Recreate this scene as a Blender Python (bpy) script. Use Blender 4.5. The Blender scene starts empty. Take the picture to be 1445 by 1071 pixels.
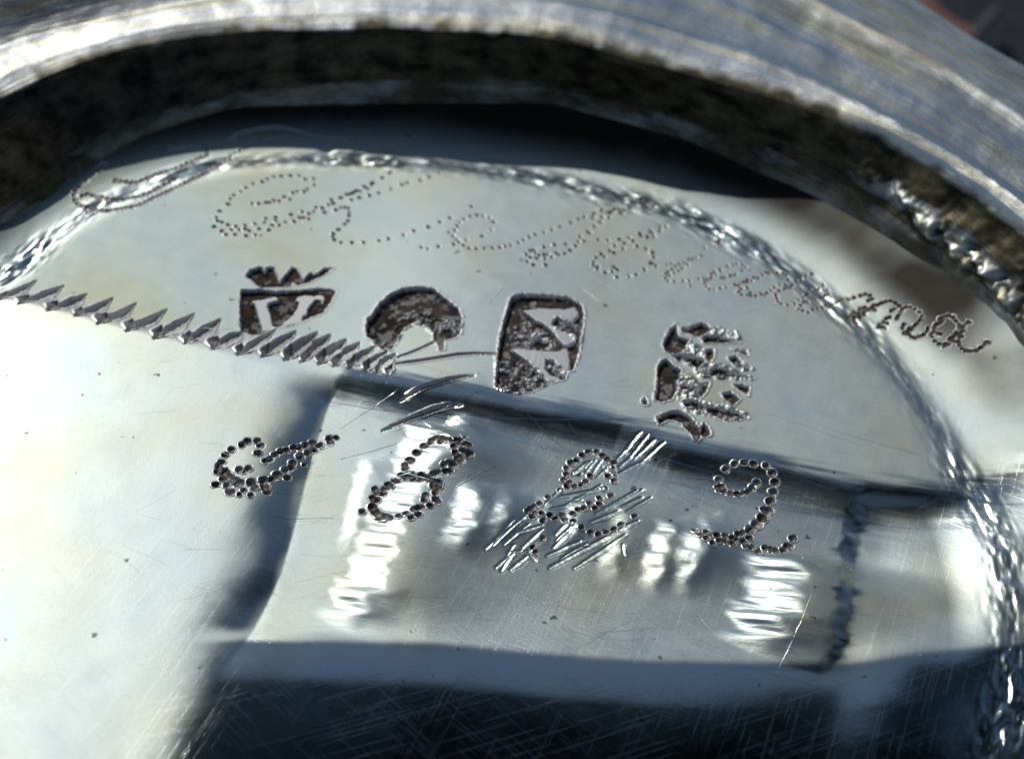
import bpy, math, random
import numpy as np
from mathutils import Vector, Matrix

# ------------------------------------------------------------------ camera, sky, sun
SUN_EL = 43.5          # degrees above the horizon
SUN_AZ = 36.0          # degrees to the left of the viewing direction (+y)
scene = bpy.context.scene
C = scene.collection
cam_data = bpy.data.cameras.new("camera")
cam = bpy.data.objects.new("camera", cam_data)
C.objects.link(cam)
scene.camera = cam
cam.location = (0.4200, -3.7075, 4.5650)
roll = .076
th = math.radians(45)
f_ = Vector((0, math.sin(th), -math.cos(th))); r_ = Vector((1, 0, 0)); u_ = Vector((0, math.cos(th), math.sin(th)))
rx = math.cos(roll) * r_ + math.sin(roll) * u_
ux = -math.sin(roll) * r_ + math.cos(roll) * u_
cam.rotation_euler = Matrix((rx, ux, -f_)).transposed().to_euler()
cam_data.sensor_fit = 'HORIZONTAL'
cam_data.sensor_width = 36
cam_data.lens = 18 / math.tan(math.radians(20))
cam_data.clip_start = 0.05
cam_data.clip_end = 400
cam_data.dof.use_dof = True
cam_data.dof.focus_distance = 5.9
cam_data.dof.aperture_fstop = 0.6

w = bpy.data.worlds.new("World"); scene.world = w; w.use_nodes = True
nt = w.node_tree
sky = nt.nodes.new("ShaderNodeTexSky"); sky.sky_type = 'NISHITA'; sky.sun_disc = False
sky.sun_elevation = math.radians(SUN_EL)
sky.sun_rotation = math.radians(-SUN_AZ)
sky.air_density = 1.0; sky.dust_density = 0.2; sky.ozone_density = 1.0
bg = nt.nodes["Background"]; bg.inputs[1].default_value = 0.14
nt.links.new(sky.outputs[0], bg.inputs[0])
sd = bpy.data.lights.new("sun", 'SUN'); sd.energy = 5.0; sd.angle = math.radians(0.5); sd.color = (1.0, 0.985, 0.95)
so = bpy.data.objects.new("sun", sd); C.objects.link(so)
e_, a_ = math.radians(SUN_EL), math.radians(SUN_AZ)
L_ = Vector((-math.sin(a_) * math.cos(e_), math.cos(a_) * math.cos(e_), math.sin(e_)))
so.rotation_euler = L_.to_track_quat('Z', 'Y').to_euler()
so.location = L_ * 30
scene.view_settings.view_transform = 'Standard'; scene.view_settings.look = 'None'
scene.view_settings.exposure = -1.78; scene.view_settings.gamma = 1.0

# ------------------------------------------------------------------ outlines in centimetres: measured marks and edges, added overhead slabs
RING = [[4.3,2.5103],[12.2,2.4834],[22.0,2.5001],[35.7,2.5298],[44.0,2.5571],[55.3,2.5699],[66.3,2.5286],[75.4,2.5147],[84.3,2.4869],[91.4,2.4832],[100.2,2.4853],[110.6,2.5119],[119.9,2.5399],[129.8,2.5098],[137.8,2.4501],[142.6,2.3868],[148.1,2.3161]]
RIM_IN = [[30.3,3.2212],[38.1,3.2069],[46.0,3.1926],[53.2,3.1299],[63.7,3.0068],[72.7,2.9726],[82.6,3.0042],[93.7,2.9683],[104.6,3.0067],[115.2,3.0654],[122.1,3.0877],[129.3,3.0727],[137.0,3.0268]]
RIM_TOP = [[31.9,3.2807],[39.9,3.2937],[46.9,3.235],[52.9,3.2888],[58.9,3.3074],[69.1,3.333],[117.4,3.2964],[125.5,3.293],[129.9,3.3267],[134.0,3.3096]]
WALL_IN = [[70.2,2.9321],[79.7,2.9352],[92.0,2.8334],[103.0,2.7832],[114.6,2.8068],[125.6,2.7194],[135.2,2.5952],[140.5,2.5356],[145.7,2.4995]]
FLANGE_STEP = [[38.2,3.6929],[42.2,3.6973],[47.0,3.7625],[53.9,3.7787],[59.7,3.8683],[70.1,4.0496]]
FLANGE_OUT = [[43.7,4.2072],[46.6,4.216],[51.5,4.2933],[55.8,4.4499]]
LETTERS = [["letter_g",[[-1.7538,2.0725],[-1.7657,2.0456],[-1.7775,2.0186],[-1.7892,1.9915],[-1.8012,1.9649],[-1.8135,1.9384],[-1.8256,1.912],[-1.8344,1.883],[-1.8428,1.8537],[-1.8438,1.8212],[-1.8331,1.792],[-1.8142,1.7707],[-1.7901,1.7614],[-1.7656,1.7567],[-1.7406,1.7533],[-1.7164,1.7543],[-1.6922,1.7556],[-1.6684,1.7585],[-1.6462,1.7676],[-1.624,1.7767],[-1.6017,1.7858],[-1.5802,1.7974],[-1.5586,1.809],[-1.5376,1.8219],[-1.5186,1.84],[-1.4998,1.8585],[-1.4826,1.8803],[-1.4653,1.9022],[-1.4476,1.9237],[-1.4293,1.9443],[-1.411,1.9649],[-1.3927,1.9859],[-1.3743,2.0071],[-1.3559,2.0283],[-1.338,2.0507],[-1.32,2.0734],[-1.3019,2.096],[-1.283,2.1173],[-1.264,2.1387],[-1.2469,2.1638],[-1.2301,2.189],[-1.2131,2.2138],[-1.1967,2.2394],[-1.181,2.2659],[-1.1651,2.2923],[-1.6793,1.9845],[-1.6533,1.9878],[-1.6271,1.9909],[-1.6009,1.9943],[-1.5753,1.9996],[-1.555,2.021],[-1.5343,2.0419],[-1.513,2.062],[-1.4915,2.082],[-1.47,2.1021],[-1.447,2.1188],[-1.4228,2.1331],[-1.401,2.1532],[-1.3794,2.1739],[-1.3592,2.1973],[-1.3386,2.2203],[-1.3171,2.2418],[-1.2959,2.2641],[-1.2751,2.2873],[-1.2824,2.3211],[-1.8071,1.8315],[-1.7874,1.8519],[-1.7627,1.8491],[-1.7368,1.8436],[-1.7118,1.8506],[-1.6851,1.8443],[-1.6586,1.8444],[-1.6329,1.8497],[-1.6095,1.8627],[-1.5865,1.8772],[-1.5624,1.8886],[-1.5378,1.8993],[-1.5168,1.9188],[-1.4959,1.9389],[-1.4959,1.9389],[-1.4765,1.9637],[-1.457,1.9886],[-1.4378,2.0143],[-1.419,2.041],[-1.4,2.0677]],0.0166,0.6],["flourish",[[-1.1785,2.4271],[-1.162,2.4518],[-1.1444,2.4748],[-1.1211,2.4884],[-1.0978,2.5019],[-1.0745,2.5156],[-1.051,2.5291],[-1.0269,2.5406],[-1.0026,2.552],[-0.9778,2.561],[-0.9524,2.5678],[-0.927,2.5743],[-0.9011,2.575],[-0.8751,2.5756],[-0.8494,2.5717],[-0.8236,2.5674],[-0.7979,2.5626],[-0.7721,2.5577],[-0.746,2.5571],[-0.7198,2.5576],[-0.6935,2.5576],[-0.6673,2.5572],[-0.641,2.5581],[-0.6147,2.5604],[-0.5884,2.5627],[-1.1587,2.4245],[-1.1387,2.4079],[-1.1159,2.4113],[-1.0935,2.4205],[-1.0735,2.4372],[-1.0533,2.4539],[-0.9064,2.518],[-0.935,2.504],[-0.9635,2.4901],[-0.9906,2.4727],[-1.0158,2.451],[-1.041,2.4295],[-1.0669,2.4096],[-1.0923,2.3889],[-1.1155,2.364],[-1.1385,2.3391],[-1.1592,2.3109],[-1.1793,2.2818],[-1.1991,2.2525],[-1.2187,2.223],[-1.4615,2.2784],[-1.4288,2.289],[-1.3962,2.3005],[-1.3638,2.3139],[-1.3315,2.3276]],0.0137,0.25],["letter_k",[[-0.9769,1.9543],[-0.9466,1.9605],[-0.912,1.9778],[-0.8937,1.9815],[-0.875,2.0007],[-0.8471,2.0033],[-0.8282,2.0412],[-0.7973,2.0269],[-0.791,2.0851],[-0.768,2.1003],[-0.7371,2.1066],[-0.7217,2.1307],[-0.693,2.1735],[-0.704,2.2245],[-0.747,2.2102],[-0.7832,2.2348],[-0.8269,2.2257],[-0.8728,2.2107],[-0.9092,2.1978],[-0.9397,2.1701],[-0.9607,2.1445],[-1.0031,2.1145],[-1.0342,2.0766],[-1.052,2.0365],[-1.0806,2.0047],[-1.093,1.9713],[-1.0964,1.9248],[-1.1247,1.8635],[-1.1329,1.8119],[-1.1213,1.7846],[-1.0987,1.7793],[-1.0653,1.7663],[-1.0241,1.7598],[-1.0048,1.7392],[-0.9761,1.7498],[-0.9527,1.7398],[-0.9079,1.7634],[-0.8586,1.7634],[-0.8473,1.8049],[-0.8143,1.8115],[-0.7884,1.8414],[-0.747,1.8546],[-0.7245,1.889],[-0.7033,1.8932],[-0.6775,1.8883],[-1.1274,1.7391],[-1.0855,1.7134],[-1.0594,1.6895],[-1.0153,1.6982],[-0.9605,1.6994],[-0.9171,1.7128],[-1.0403,1.7321],[-0.9814,1.7782],[-0.9356,1.7972],[-0.8904,1.8211],[-0.8895,1.8511],[-0.8381,1.8414],[-0.8431,1.8704],[-0.7708,1.9049],[-0.7201,1.9402],[-0.6843,1.9322],[-0.6629,1.9567],[-0.6552,1.9888],[-0.6238,1.9899],[-0.5974,2.0259],[-0.5742,2.0408],[-0.5878,2.0691],[-0.5434,2.0935],[-0.5039,2.1327],[-0.4785,2.1587],[-0.4509,2.1695],[-0.4304,2.2106],[-0.3938,2.2552],[-0.554,1.9884],[-0.5321,2.0131],[-0.5105,2.0174],[-0.4913,2.016],[-0.4834,1.9818],[-0.4806,1.9519],[-0.4802,1.9117],[-0.4922,1.8844],[-0.5165,1.835],[-0.539,1.7962],[-0.5386,1.7718],[-0.5261,1.7498],[-0.6064,1.9577],[-0.5389,2.0961],[-0.5175,2.1264],[-0.4907,2.1422],[-0.469,2.1728],[-0.4359,2.2165],[-0.4143,2.1995],[-0.3955,2.2566],[-0.3999,2.2396],[-0.3529,2.3081],[-0.3162,2.3588],[-0.4863,2.0857],[-0.4484,2.114],[-0.4009,2.1442],[-0.3531,2.1746],[-0.2941,2.2231],[-0.244,2.2701],[-0.2137,2.2921],[-0.1517,2.3255],[-0.1096,2.3661],[-0.0574,2.4088],[-0.4914,1.7337],[-0.4371,1.7438],[-0.3798,1.7546],[-0.3057,1.7828],[-0.2617,1.8056],[-0.1884,1.8484],[-0.1396,1.8919],[-0.0717,1.9391],[-0.0161,1.9893],[0.0342,2.0338]],0.012,1],["letter_c",[[-0.0895,1.7682],[-0.0577,1.7611],[-0.0043,1.7898],[0.2608,2.0417],[0.2366,2.0684],[0.2035,2.0834],[0.1714,2.0831],[0.1371,2.069],[0.1075,2.0363],[0.0877,2.0044],[0.0775,1.9733],[0.0679,1.9355],[0.0624,1.8877],[0.0834,1.8616],[0.0974,1.8443],[0.1212,1.8218],[0.1507,1.8043],[0.1881,1.8055],[0.2282,1.815],[0.2683,1.8253],[0.3085,1.8346],[0.0381,1.9134],[0.0679,1.8216],[0.1304,1.8646],[0.2089,1.9123],[0.2527,1.9695],[0.1343,2.1492],[0.3052,1.8351],[0.3326,1.8492],[0.357,1.8629],[0.3968,1.8867],[0.4238,1.9156],[0.451,1.9447],[0.4817,1.9683],[0.5254,1.9929],[0.5659,2.0211],[0.6098,2.0529]],0.0109,1],["letter_a",[[0.6633,2.0942],[0.7014,2.1253],[0.7332,2.1504],[0.7786,2.1514],[0.8239,2.1575],[0.8628,2.1626],[0.7847,2.1834],[0.8266,2.2151],[0.8625,2.2041],[0.8178,2.1175],[0.786,2.0805],[0.7546,2.0305],[0.7138,1.9847],[0.7051,1.9436],[0.7367,1.9528],[0.6932,1.9072],[0.6657,1.869],[0.6381,1.8407],[0.6102,1.827],[0.5941,1.8394],[0.5733,1.8024],[0.5396,1.783],[0.5074,1.8074],[0.4881,1.8191],[0.4623,1.8348],[0.4418,1.8025],[0.4646,1.7817],[0.4959,1.7815],[0.5321,1.8159],[0.5508,1.8186],[0.4506,1.7478],[0.4826,1.7267],[0.5445,1.7357],[0.4808,1.8425],[0.5299,1.8742],[0.5826,1.9016],[0.6424,1.915],[0.7481,2.0347],[0.7643,2.0217],[0.824,2.2193],[0.8278,2.1574],[0.8567,2.1975],[0.873,2.1945],[0.8924,2.2336],[0.9185,2.2107],[0.9446,2.235],[0.9709,2.2699],[1.0038,2.3039],[1.0363,2.3286],[0.8184,2.12],[0.8794,2.2162],[0.9315,2.2072]],0.0117,1],["letter_d",[[0.8102,1.975],[0.858,1.9732],[0.9185,1.9908],[0.9439,1.964],[0.9696,2.0072],[0.9886,1.9894],[1.0337,2.035],[1.0275,2.0494],[1.0792,2.0757],[1.0918,2.0619],[1.1314,2.1174],[1.1307,2.0816],[1.1638,2.123],[0.8931,1.9378],[0.9375,1.9186],[0.8679,1.8952],[0.8901,1.8832],[0.824,1.865],[0.843,1.8431],[0.7992,1.8277],[0.787,1.7971],[0.7874,1.7682],[0.8093,1.7615],[0.8064,1.742],[0.847,1.7233],[0.8811,1.7371],[0.8904,1.7717],[0.9091,1.7548],[0.9061,1.6974],[0.9681,1.7067],[1.0054,1.7282],[1.0464,1.771],[1.0846,1.8235],[1.1063,1.8066],[1.0949,1.8733],[1.0892,1.9069],[1.0579,1.9329],[1.0105,1.9472],[1.0784,1.8228],[1.0656,2.0286],[1.0977,2.0323],[1.2752,2.1944],[1.3043,2.2125],[1.3271,2.2342]],0.012,1],["letter_r",[[1.1629,1.8225],[1.185,1.8297],[1.1872,1.7913],[1.1679,1.7701],[1.2035,1.8171],[1.1989,1.7639],[1.2259,1.834],[1.2212,1.7805],[1.2405,1.8017],[1.2512,1.8414],[1.2698,1.8337],[1.2774,1.8733],[1.2964,1.8752],[1.3157,1.8869],[1.3418,1.909],[1.1551,1.7544],[1.1734,1.7421],[1.1543,1.7211],[1.1661,1.6987],[1.197,1.6973],[1.3604,1.975],[1.2406,1.7065],[1.2716,1.7096],[1.2765,1.6725]],0.0098,0.9],["letter_e",[[1.3219,1.7288],[1.347,1.736],[1.3652,1.7283],[1.3846,1.7443],[1.3857,1.7682],[1.4109,1.7753],[1.4022,1.7889],[1.4369,1.7969],[1.4313,1.8108],[1.4705,1.8433],[1.4763,1.8341],[1.5022,1.851],[1.5217,1.8624],[1.5466,1.8597],[1.5642,1.8419],[1.5436,1.8112],[1.5106,1.7796],[1.4819,1.7675],[1.4562,1.7509],[1.4375,1.7492],[1.3489,1.7078],[1.3569,1.6804],[1.3714,1.6584],[1.3958,1.656],[1.4272,1.6682],[1.4555,1.6802]],0.0098,0.9],["letter_o",[[1.5029,1.7035],[1.5283,1.7152],[1.5475,1.7262],[1.5661,1.7278],[1.5674,1.7468],[1.5885,1.7392],[1.6026,1.764],[1.624,1.7611],[1.6476,1.7868],[1.6646,1.8073],[1.683,1.804],[1.7029,1.8199],[1.7268,1.8074],[1.751,1.8028],[1.7654,1.7895],[1.7758,1.7632],[1.7939,1.7223],[1.7567,1.7195],[1.7861,1.7029],[1.7675,1.7016],[1.7482,1.6907],[1.7292,1.7221],[1.6995,1.6964],[1.6822,1.6716],[1.6596,1.6559],[1.6459,1.6362],[1.6312,1.6443],[1.6025,1.6281],[1.5779,1.626],[1.5598,1.6291],[1.5764,1.6491],[1.5324,1.6314],[1.5184,1.6534],[1.5319,1.6732],[1.5178,1.6954],[1.5634,1.6853],[1.84,1.77],[1.8116,1.7539],[1.7223,1.6748],[1.7047,1.6455],[1.7059,1.6225],[1.7099,1.5952],[1.7267,1.5781],[1.7565,1.5712],[1.7909,1.5829]],0.0104,1],["letter_w",[[1.8148,1.6122],[1.837,1.623],[1.8563,1.6014],[1.8375,1.5955],[1.8202,1.5714],[1.809,1.5478],[1.829,1.5356],[1.855,1.5239],[1.8781,1.5436],[1.9033,1.5544],[1.9255,1.5651],[1.948,1.5793],[1.965,1.5704],[1.9783,1.5867],[2.0032,1.6019],[2.0163,1.6174],[2.029,1.6285],[1.8554,1.6567],[1.8682,1.6622],[1.8875,1.6789],[1.9038,1.6952],[1.922,1.6984],[1.9449,1.7257],[1.9628,1.6873],[1.9701,1.6661],[1.9514,1.6549],[1.9355,1.6432],[1.9199,1.6353],[1.9005,1.6183],[1.8869,1.6035],[1.8655,1.7896],[1.8965,1.8037],[2.0494,1.6265],[2.06,1.6134]],0.0104,1],["letter_m",[[2.0106,1.6128],[2.0347,1.6189],[2.0583,1.6206],[2.0881,1.6291],[2.1177,1.6369],[2.1415,1.645],[2.1635,1.6336],[2.173,1.609],[2.1522,1.6007],[2.1754,1.57],[2.1684,1.5555],[2.1783,1.5384],[2.1343,1.5601],[2.15,1.5423],[2.1104,1.551],[2.129,1.533],[2.1022,1.5238],[2.0791,1.5258],[2.0602,1.5109],[2.0471,1.4952],[2.0761,1.4935],[2.1057,1.4994],[2.1244,1.5136],[2.0737,1.4691],[2.0808,1.4523],[2.0992,1.4918],[2.1923,1.5673],[2.2129,1.5753],[2.2333,1.5829],[2.2558,1.5822],[2.2769,1.5666],[2.2918,1.5448],[2.3035,1.52],[2.2937,1.5033],[2.2806,1.4832],[2.2737,1.4693],[2.2682,1.5309],[2.2534,1.5223],[2.2413,1.4824],[2.2238,1.4774],[2.2105,1.4561],[2.2265,1.4461],[2.1921,1.4427],[2.2018,1.4259],[2.2122,1.4168],[2.1849,1.4278],[2.3184,1.5316],[2.3401,1.5266],[2.3607,1.5107],[2.3778,1.4883],[2.3862,1.4606],[2.3761,1.4409],[2.3633,1.4216],[2.3518,1.4166],[2.345,1.4031],[2.3327,1.3904],[2.3226,1.3999],[2.303,1.4261],[2.2926,1.4051],[2.3149,1.3786],[2.2977,1.3738],[2.3188,1.3627],[2.3281,1.346],[2.3408,1.3362],[2.3605,1.3402],[2.3804,1.3474],[2.3983,1.3622],[2.4084,1.382]],0.0139,1],["last_a",[[2.4153,1.3437],[2.4274,1.3556],[2.4295,1.377],[2.4424,1.3447],[2.4547,1.3344],[2.4422,1.3957],[2.4586,1.3987],[2.4703,1.4099],[2.4613,1.4267],[2.4776,1.4293],[2.4992,1.4337],[2.5188,1.4171],[2.5295,1.3926],[2.5402,1.3681],[2.5381,1.3475],[2.4191,1.3281],[2.4269,1.3006],[2.4433,1.2786],[2.4623,1.256],[2.482,1.266],[2.4694,1.2726],[2.5866,1.3639],[2.5772,1.3739],[2.5655,1.3602],[2.554,1.3498],[2.557,1.3277],[2.5461,1.3239],[2.5432,1.2963],[2.5295,1.3145],[2.5225,1.3237],[2.5075,1.3063],[2.4932,1.2957],[2.5023,1.2825],[2.5323,1.2923],[2.525,1.2729],[2.5278,1.2506],[2.5356,1.227],[2.5496,1.2125],[2.5668,1.2042],[2.5847,1.2026],[2.5943,1.1963],[2.6111,1.2088],[2.6274,1.2177],[2.6395,1.2347],[2.6489,1.228]],0.0138,1]]
DIGITS = [["one",[[-0.6604,0.3561,0.0183],[-0.6431,0.3336,0.0182],[-0.6452,0.2869,0.0181],[-0.701,0.3461,0.0182],[-0.7201,0.3215,0.0182],[-0.7583,0.2869,0.0181],[-0.7776,0.2519,0.018],[-0.7854,0.2121,0.0179],[-0.7939,0.1899,0.0179],[-0.7855,0.1738,0.0179],[-0.7922,0.1555,0.0178],[-0.7733,0.1515,0.0178],[-0.7621,0.1602,0.0247],[-0.7443,0.1354,0.0256],[-0.7179,0.1189,0.0246],[-0.6929,0.1091,0.0256],[-0.7617,0.119,0.0177],[-0.7857,0.0847,0.0177],[-0.7377,0.0886,0.0177],[-0.7189,0.0577,0.0224],[-0.6785,0.047,0.0137],[-0.6654,0.0725,0.0153],[-0.6337,0.0537,0.0152],[-0.7069,0.1825,0.0179],[-0.6677,0.1955,0.0179],[-0.6816,0.1726,0.0124],[-0.644,0.1233,0.0225],[-0.6241,0.0991,0.0177],[-0.5961,0.1443,0.0236],[-0.5857,0.1151,0.0225],[-0.5704,0.0868,0.0177],[-0.5645,0.156,0.0178],[-0.5438,0.1867,0.0227],[-0.5133,0.2226,0.0218],[-0.5015,0.1827,0.0179],[-0.4926,0.2715,0.0181],[-0.4937,0.2466,0.0181],[-0.4678,0.3143,0.021],[-0.4406,0.3435,0.0183],[-0.4184,0.3721,0.0159],[-0.4457,0.2751,0.0125],[-0.6097,0.2499,0.0156],[-0.5911,0.2634,0.0181],[-0.5728,0.2946,0.0181],[-0.5533,0.319,0.0182],[-0.5312,0.3296,0.0182],[-0.5036,0.3554,0.0183],[-0.4809,0.3625,0.0183],[-0.4577,0.3842,0.0183],[-0.4291,0.4068,0.0184],[-0.3987,0.4005,0.0184],[-0.3573,0.4288,0.0185],[-0.3631,0.4499,0.0185],[-0.3346,0.458,0.0144]]],["eight",[[0.2326,0.4945,0.0108],[0.2152,0.4737,0.0174],[0.1914,0.4668,0.0174],[0.2524,0.4495,0.0173],[0.2357,0.4545,0.0173],[0.2116,0.4513,0.0173],[0.189,0.43,0.0173],[0.2281,0.4135,0.0173],[0.2615,0.3999,0.0224],[0.2474,0.4088,0.0173],[0.1973,0.3949,0.0172],[0.2156,0.3686,0.0223],[0.2244,0.359,0.0172],[0.1946,0.3301,0.0222],[0.1752,0.3381,0.0171],[0.155,0.3247,0.0171],[0.1841,0.2968,0.017],[0.1631,0.294,0.017],[0.1322,0.2828,0.017],[0.1118,0.273,0.017],[0.1726,0.4642,0.0174],[0.1505,0.4685,0.0174],[0.1304,0.4804,0.0174],[0.1267,0.4616,0.0173],[0.1029,0.484,0.0174],[0.0879,0.4708,0.0174],[0.0839,0.4556,0.0173],[0.0529,0.4402,0.0173],[0.062,0.4306,0.0173],[0.0212,0.4067,0.0172],[0.0356,0.3978,0.0172],[-0.0015,0.3674,0.0171],[0.0105,0.3547,0.0171],[-0.0166,0.333,0.0171],[-0.0117,0.3124,0.017],[-0.0262,0.275,0.017],[-0.0053,0.2779,0.017],[0.0163,0.2739,0.017],[-0.0031,0.2572,0.0169],[0.0296,0.2477,0.0169],[0.0595,0.2659,0.0169],[0.0567,0.241,0.0169],[0.0821,0.2515,0.0169],[0.0988,0.2432,0.0169],[0.1157,0.2316,0.0169],[0.1372,0.2276,0.0209],[0.1394,0.2036,0.0208],[0.118,0.2076,0.0168],[0.1315,0.175,0.0168],[0.0918,0.1526,0.0167],[0.1346,0.1413,0.0167],[0.1436,0.1289,0.0167],[0.0889,0.1284,0.0167],[0.1149,0.1014,0.0166],[0.0829,0.0837,0.0166],[0.065,0.0813,0.0166],[0.0478,0.0723,0.0166],[0.0712,0.0454,0.0165],[0.0424,0.025,0.0165],[0.0193,0.0485,0.0165],[-0.0098,0.0313,0.0165],[-0.0445,0.02,0.0164],[-0.0662,0.0303,0.0203],[-0.084,0.0278,0.0203],[-0.0986,0.0425,0.0214],[-0.1141,0.0637,0.0214],[-0.1275,0.0887,0.0215],[-0.1137,0.1245,0.0166],[-0.1333,0.1353,0.0167],[-0.1186,0.1648,0.0167],[-0.1288,0.1839,0.0168],[-0.0921,0.1616,0.0167],[-0.0902,0.1894,0.0168],[-0.0779,0.2188,0.0168],[-0.066,0.2066,0.0168],[-0.0514,0.24,0.0169],[-0.0402,0.2345,0.0169],[-0.1669,0.053,0.0165]]],["old_two",[[0.7873,0.5315,0.0185],[0.8201,0.5351,0.0163],[0.7576,0.506,0.0163],[0.8476,0.516,0.0163],[0.7337,0.474,0.0162],[0.7097,0.453,0.0194],[0.8696,0.4964,0.0163],[0.8996,0.4813,0.0184],[0.8916,0.4478,0.0162],[0.8998,0.4125,0.0161],[0.8729,0.3953,0.0161],[0.9026,0.3699,0.0161],[0.6889,0.418,0.0161],[0.6898,0.3822,0.016],[0.68,0.349,0.016],[0.7044,0.3376,0.016],[0.7262,0.3189,0.0159],[0.6943,0.3153,0.0159],[0.7581,0.3295,0.016],[0.7765,0.3528,0.016],[0.7948,0.3869,0.0161],[0.7407,0.3952,0.0161],[0.6658,0.284,0.0159],[0.6142,0.2363,0.0158],[0.579,0.1909,0.0157],[0.5563,0.1678,0.0156],[0.5412,0.1524,0.0156],[0.5289,0.134,0.0156],[0.5577,0.134,0.0156],[0.5892,0.1309,0.0156],[0.6259,0.1283,0.0156],[0.6473,0.1139,0.0155],[0.6778,0.1409,0.0156],[0.689,0.1152,0.0155],[0.7221,0.1526,0.0156],[0.7257,0.1058,0.0155],[0.7452,0.1755,0.0157],[0.7713,0.1852,0.0157],[0.7945,0.2185,0.0158],[0.8185,0.1971,0.0157],[0.8367,0.2265,0.0158],[0.8364,0.261,0.0158],[0.8599,0.3194,0.016],[0.8867,0.2837,0.0159],[0.7601,0.0795,0.0155],[0.7994,0.0604,0.0155],[0.8331,0.0573,0.0155],[0.8667,0.074,0.0155],[0.9004,0.0941,0.0155],[0.9291,0.1171,0.0156],[0.9895,0.1703,0.0157],[0.5485,0.106,0.0155],[0.5959,0.0913,0.0155],[0.7795,0.0056,0.0154],[0.5992,0.0056,0.0153],[0.5548,-0.0385,0.0152],[0.5714,-0.069,0.0152]]],["two",[[1.3938,0.4739,0.0182],[1.4332,0.499,0.0183],[1.4771,0.5063,0.0183],[1.5176,0.5023,0.0183],[1.5713,0.4956,0.0183],[1.5982,0.4579,0.0207],[1.6083,0.4156,0.0206],[1.5993,0.3688,0.0205],[1.5848,0.3186,0.0241],[1.5725,0.2623,0.0239],[1.543,0.2189,0.0264],[1.5166,0.1795,0.0263],[1.4856,0.1468,0.0241],[1.5518,0.2676,0.0178],[1.364,0.421,0.0181],[1.3539,0.3809,0.0129],[1.373,0.3861,0.018],[1.3824,0.3621,0.018],[1.3609,0.3603,0.0129],[1.4085,0.3502,0.018],[1.4403,0.3458,0.018],[1.47,0.3517,0.018],[1.4921,0.364,0.018],[1.5097,0.3867,0.0181],[1.5303,0.4132,0.0181],[1.2442,0.11,0.0174],[1.264,0.0851,0.0174],[1.2932,0.1009,0.0174],[1.2888,0.0608,0.0173],[1.3135,0.0367,0.0173],[1.3368,0.0913,0.0174],[1.3456,0.059,0.0174],[1.3733,0.0944,0.0174],[1.3767,0.0616,0.0174],[1.4041,0.0903,0.0174],[1.4022,0.0571,0.0174],[1.4318,0.1191,0.0175],[1.4246,0.0853,0.0174],[1.4531,0.1275,0.0175],[1.4502,0.0807,0.0174],[1.4775,0.1028,0.0175],[1.4588,0.0551,0.0174],[1.4843,0.0505,0.0174],[1.5088,0.0328,0.0173],[1.5413,0.0549,0.0174],[1.5615,0.0499,0.0174],[1.5816,0.0448,0.0174],[1.6178,0.0475,0.0174],[1.6356,0.0751,0.0175],[1.648,0.0694,0.0174],[1.6651,0.1169,0.0199]]]]
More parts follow.
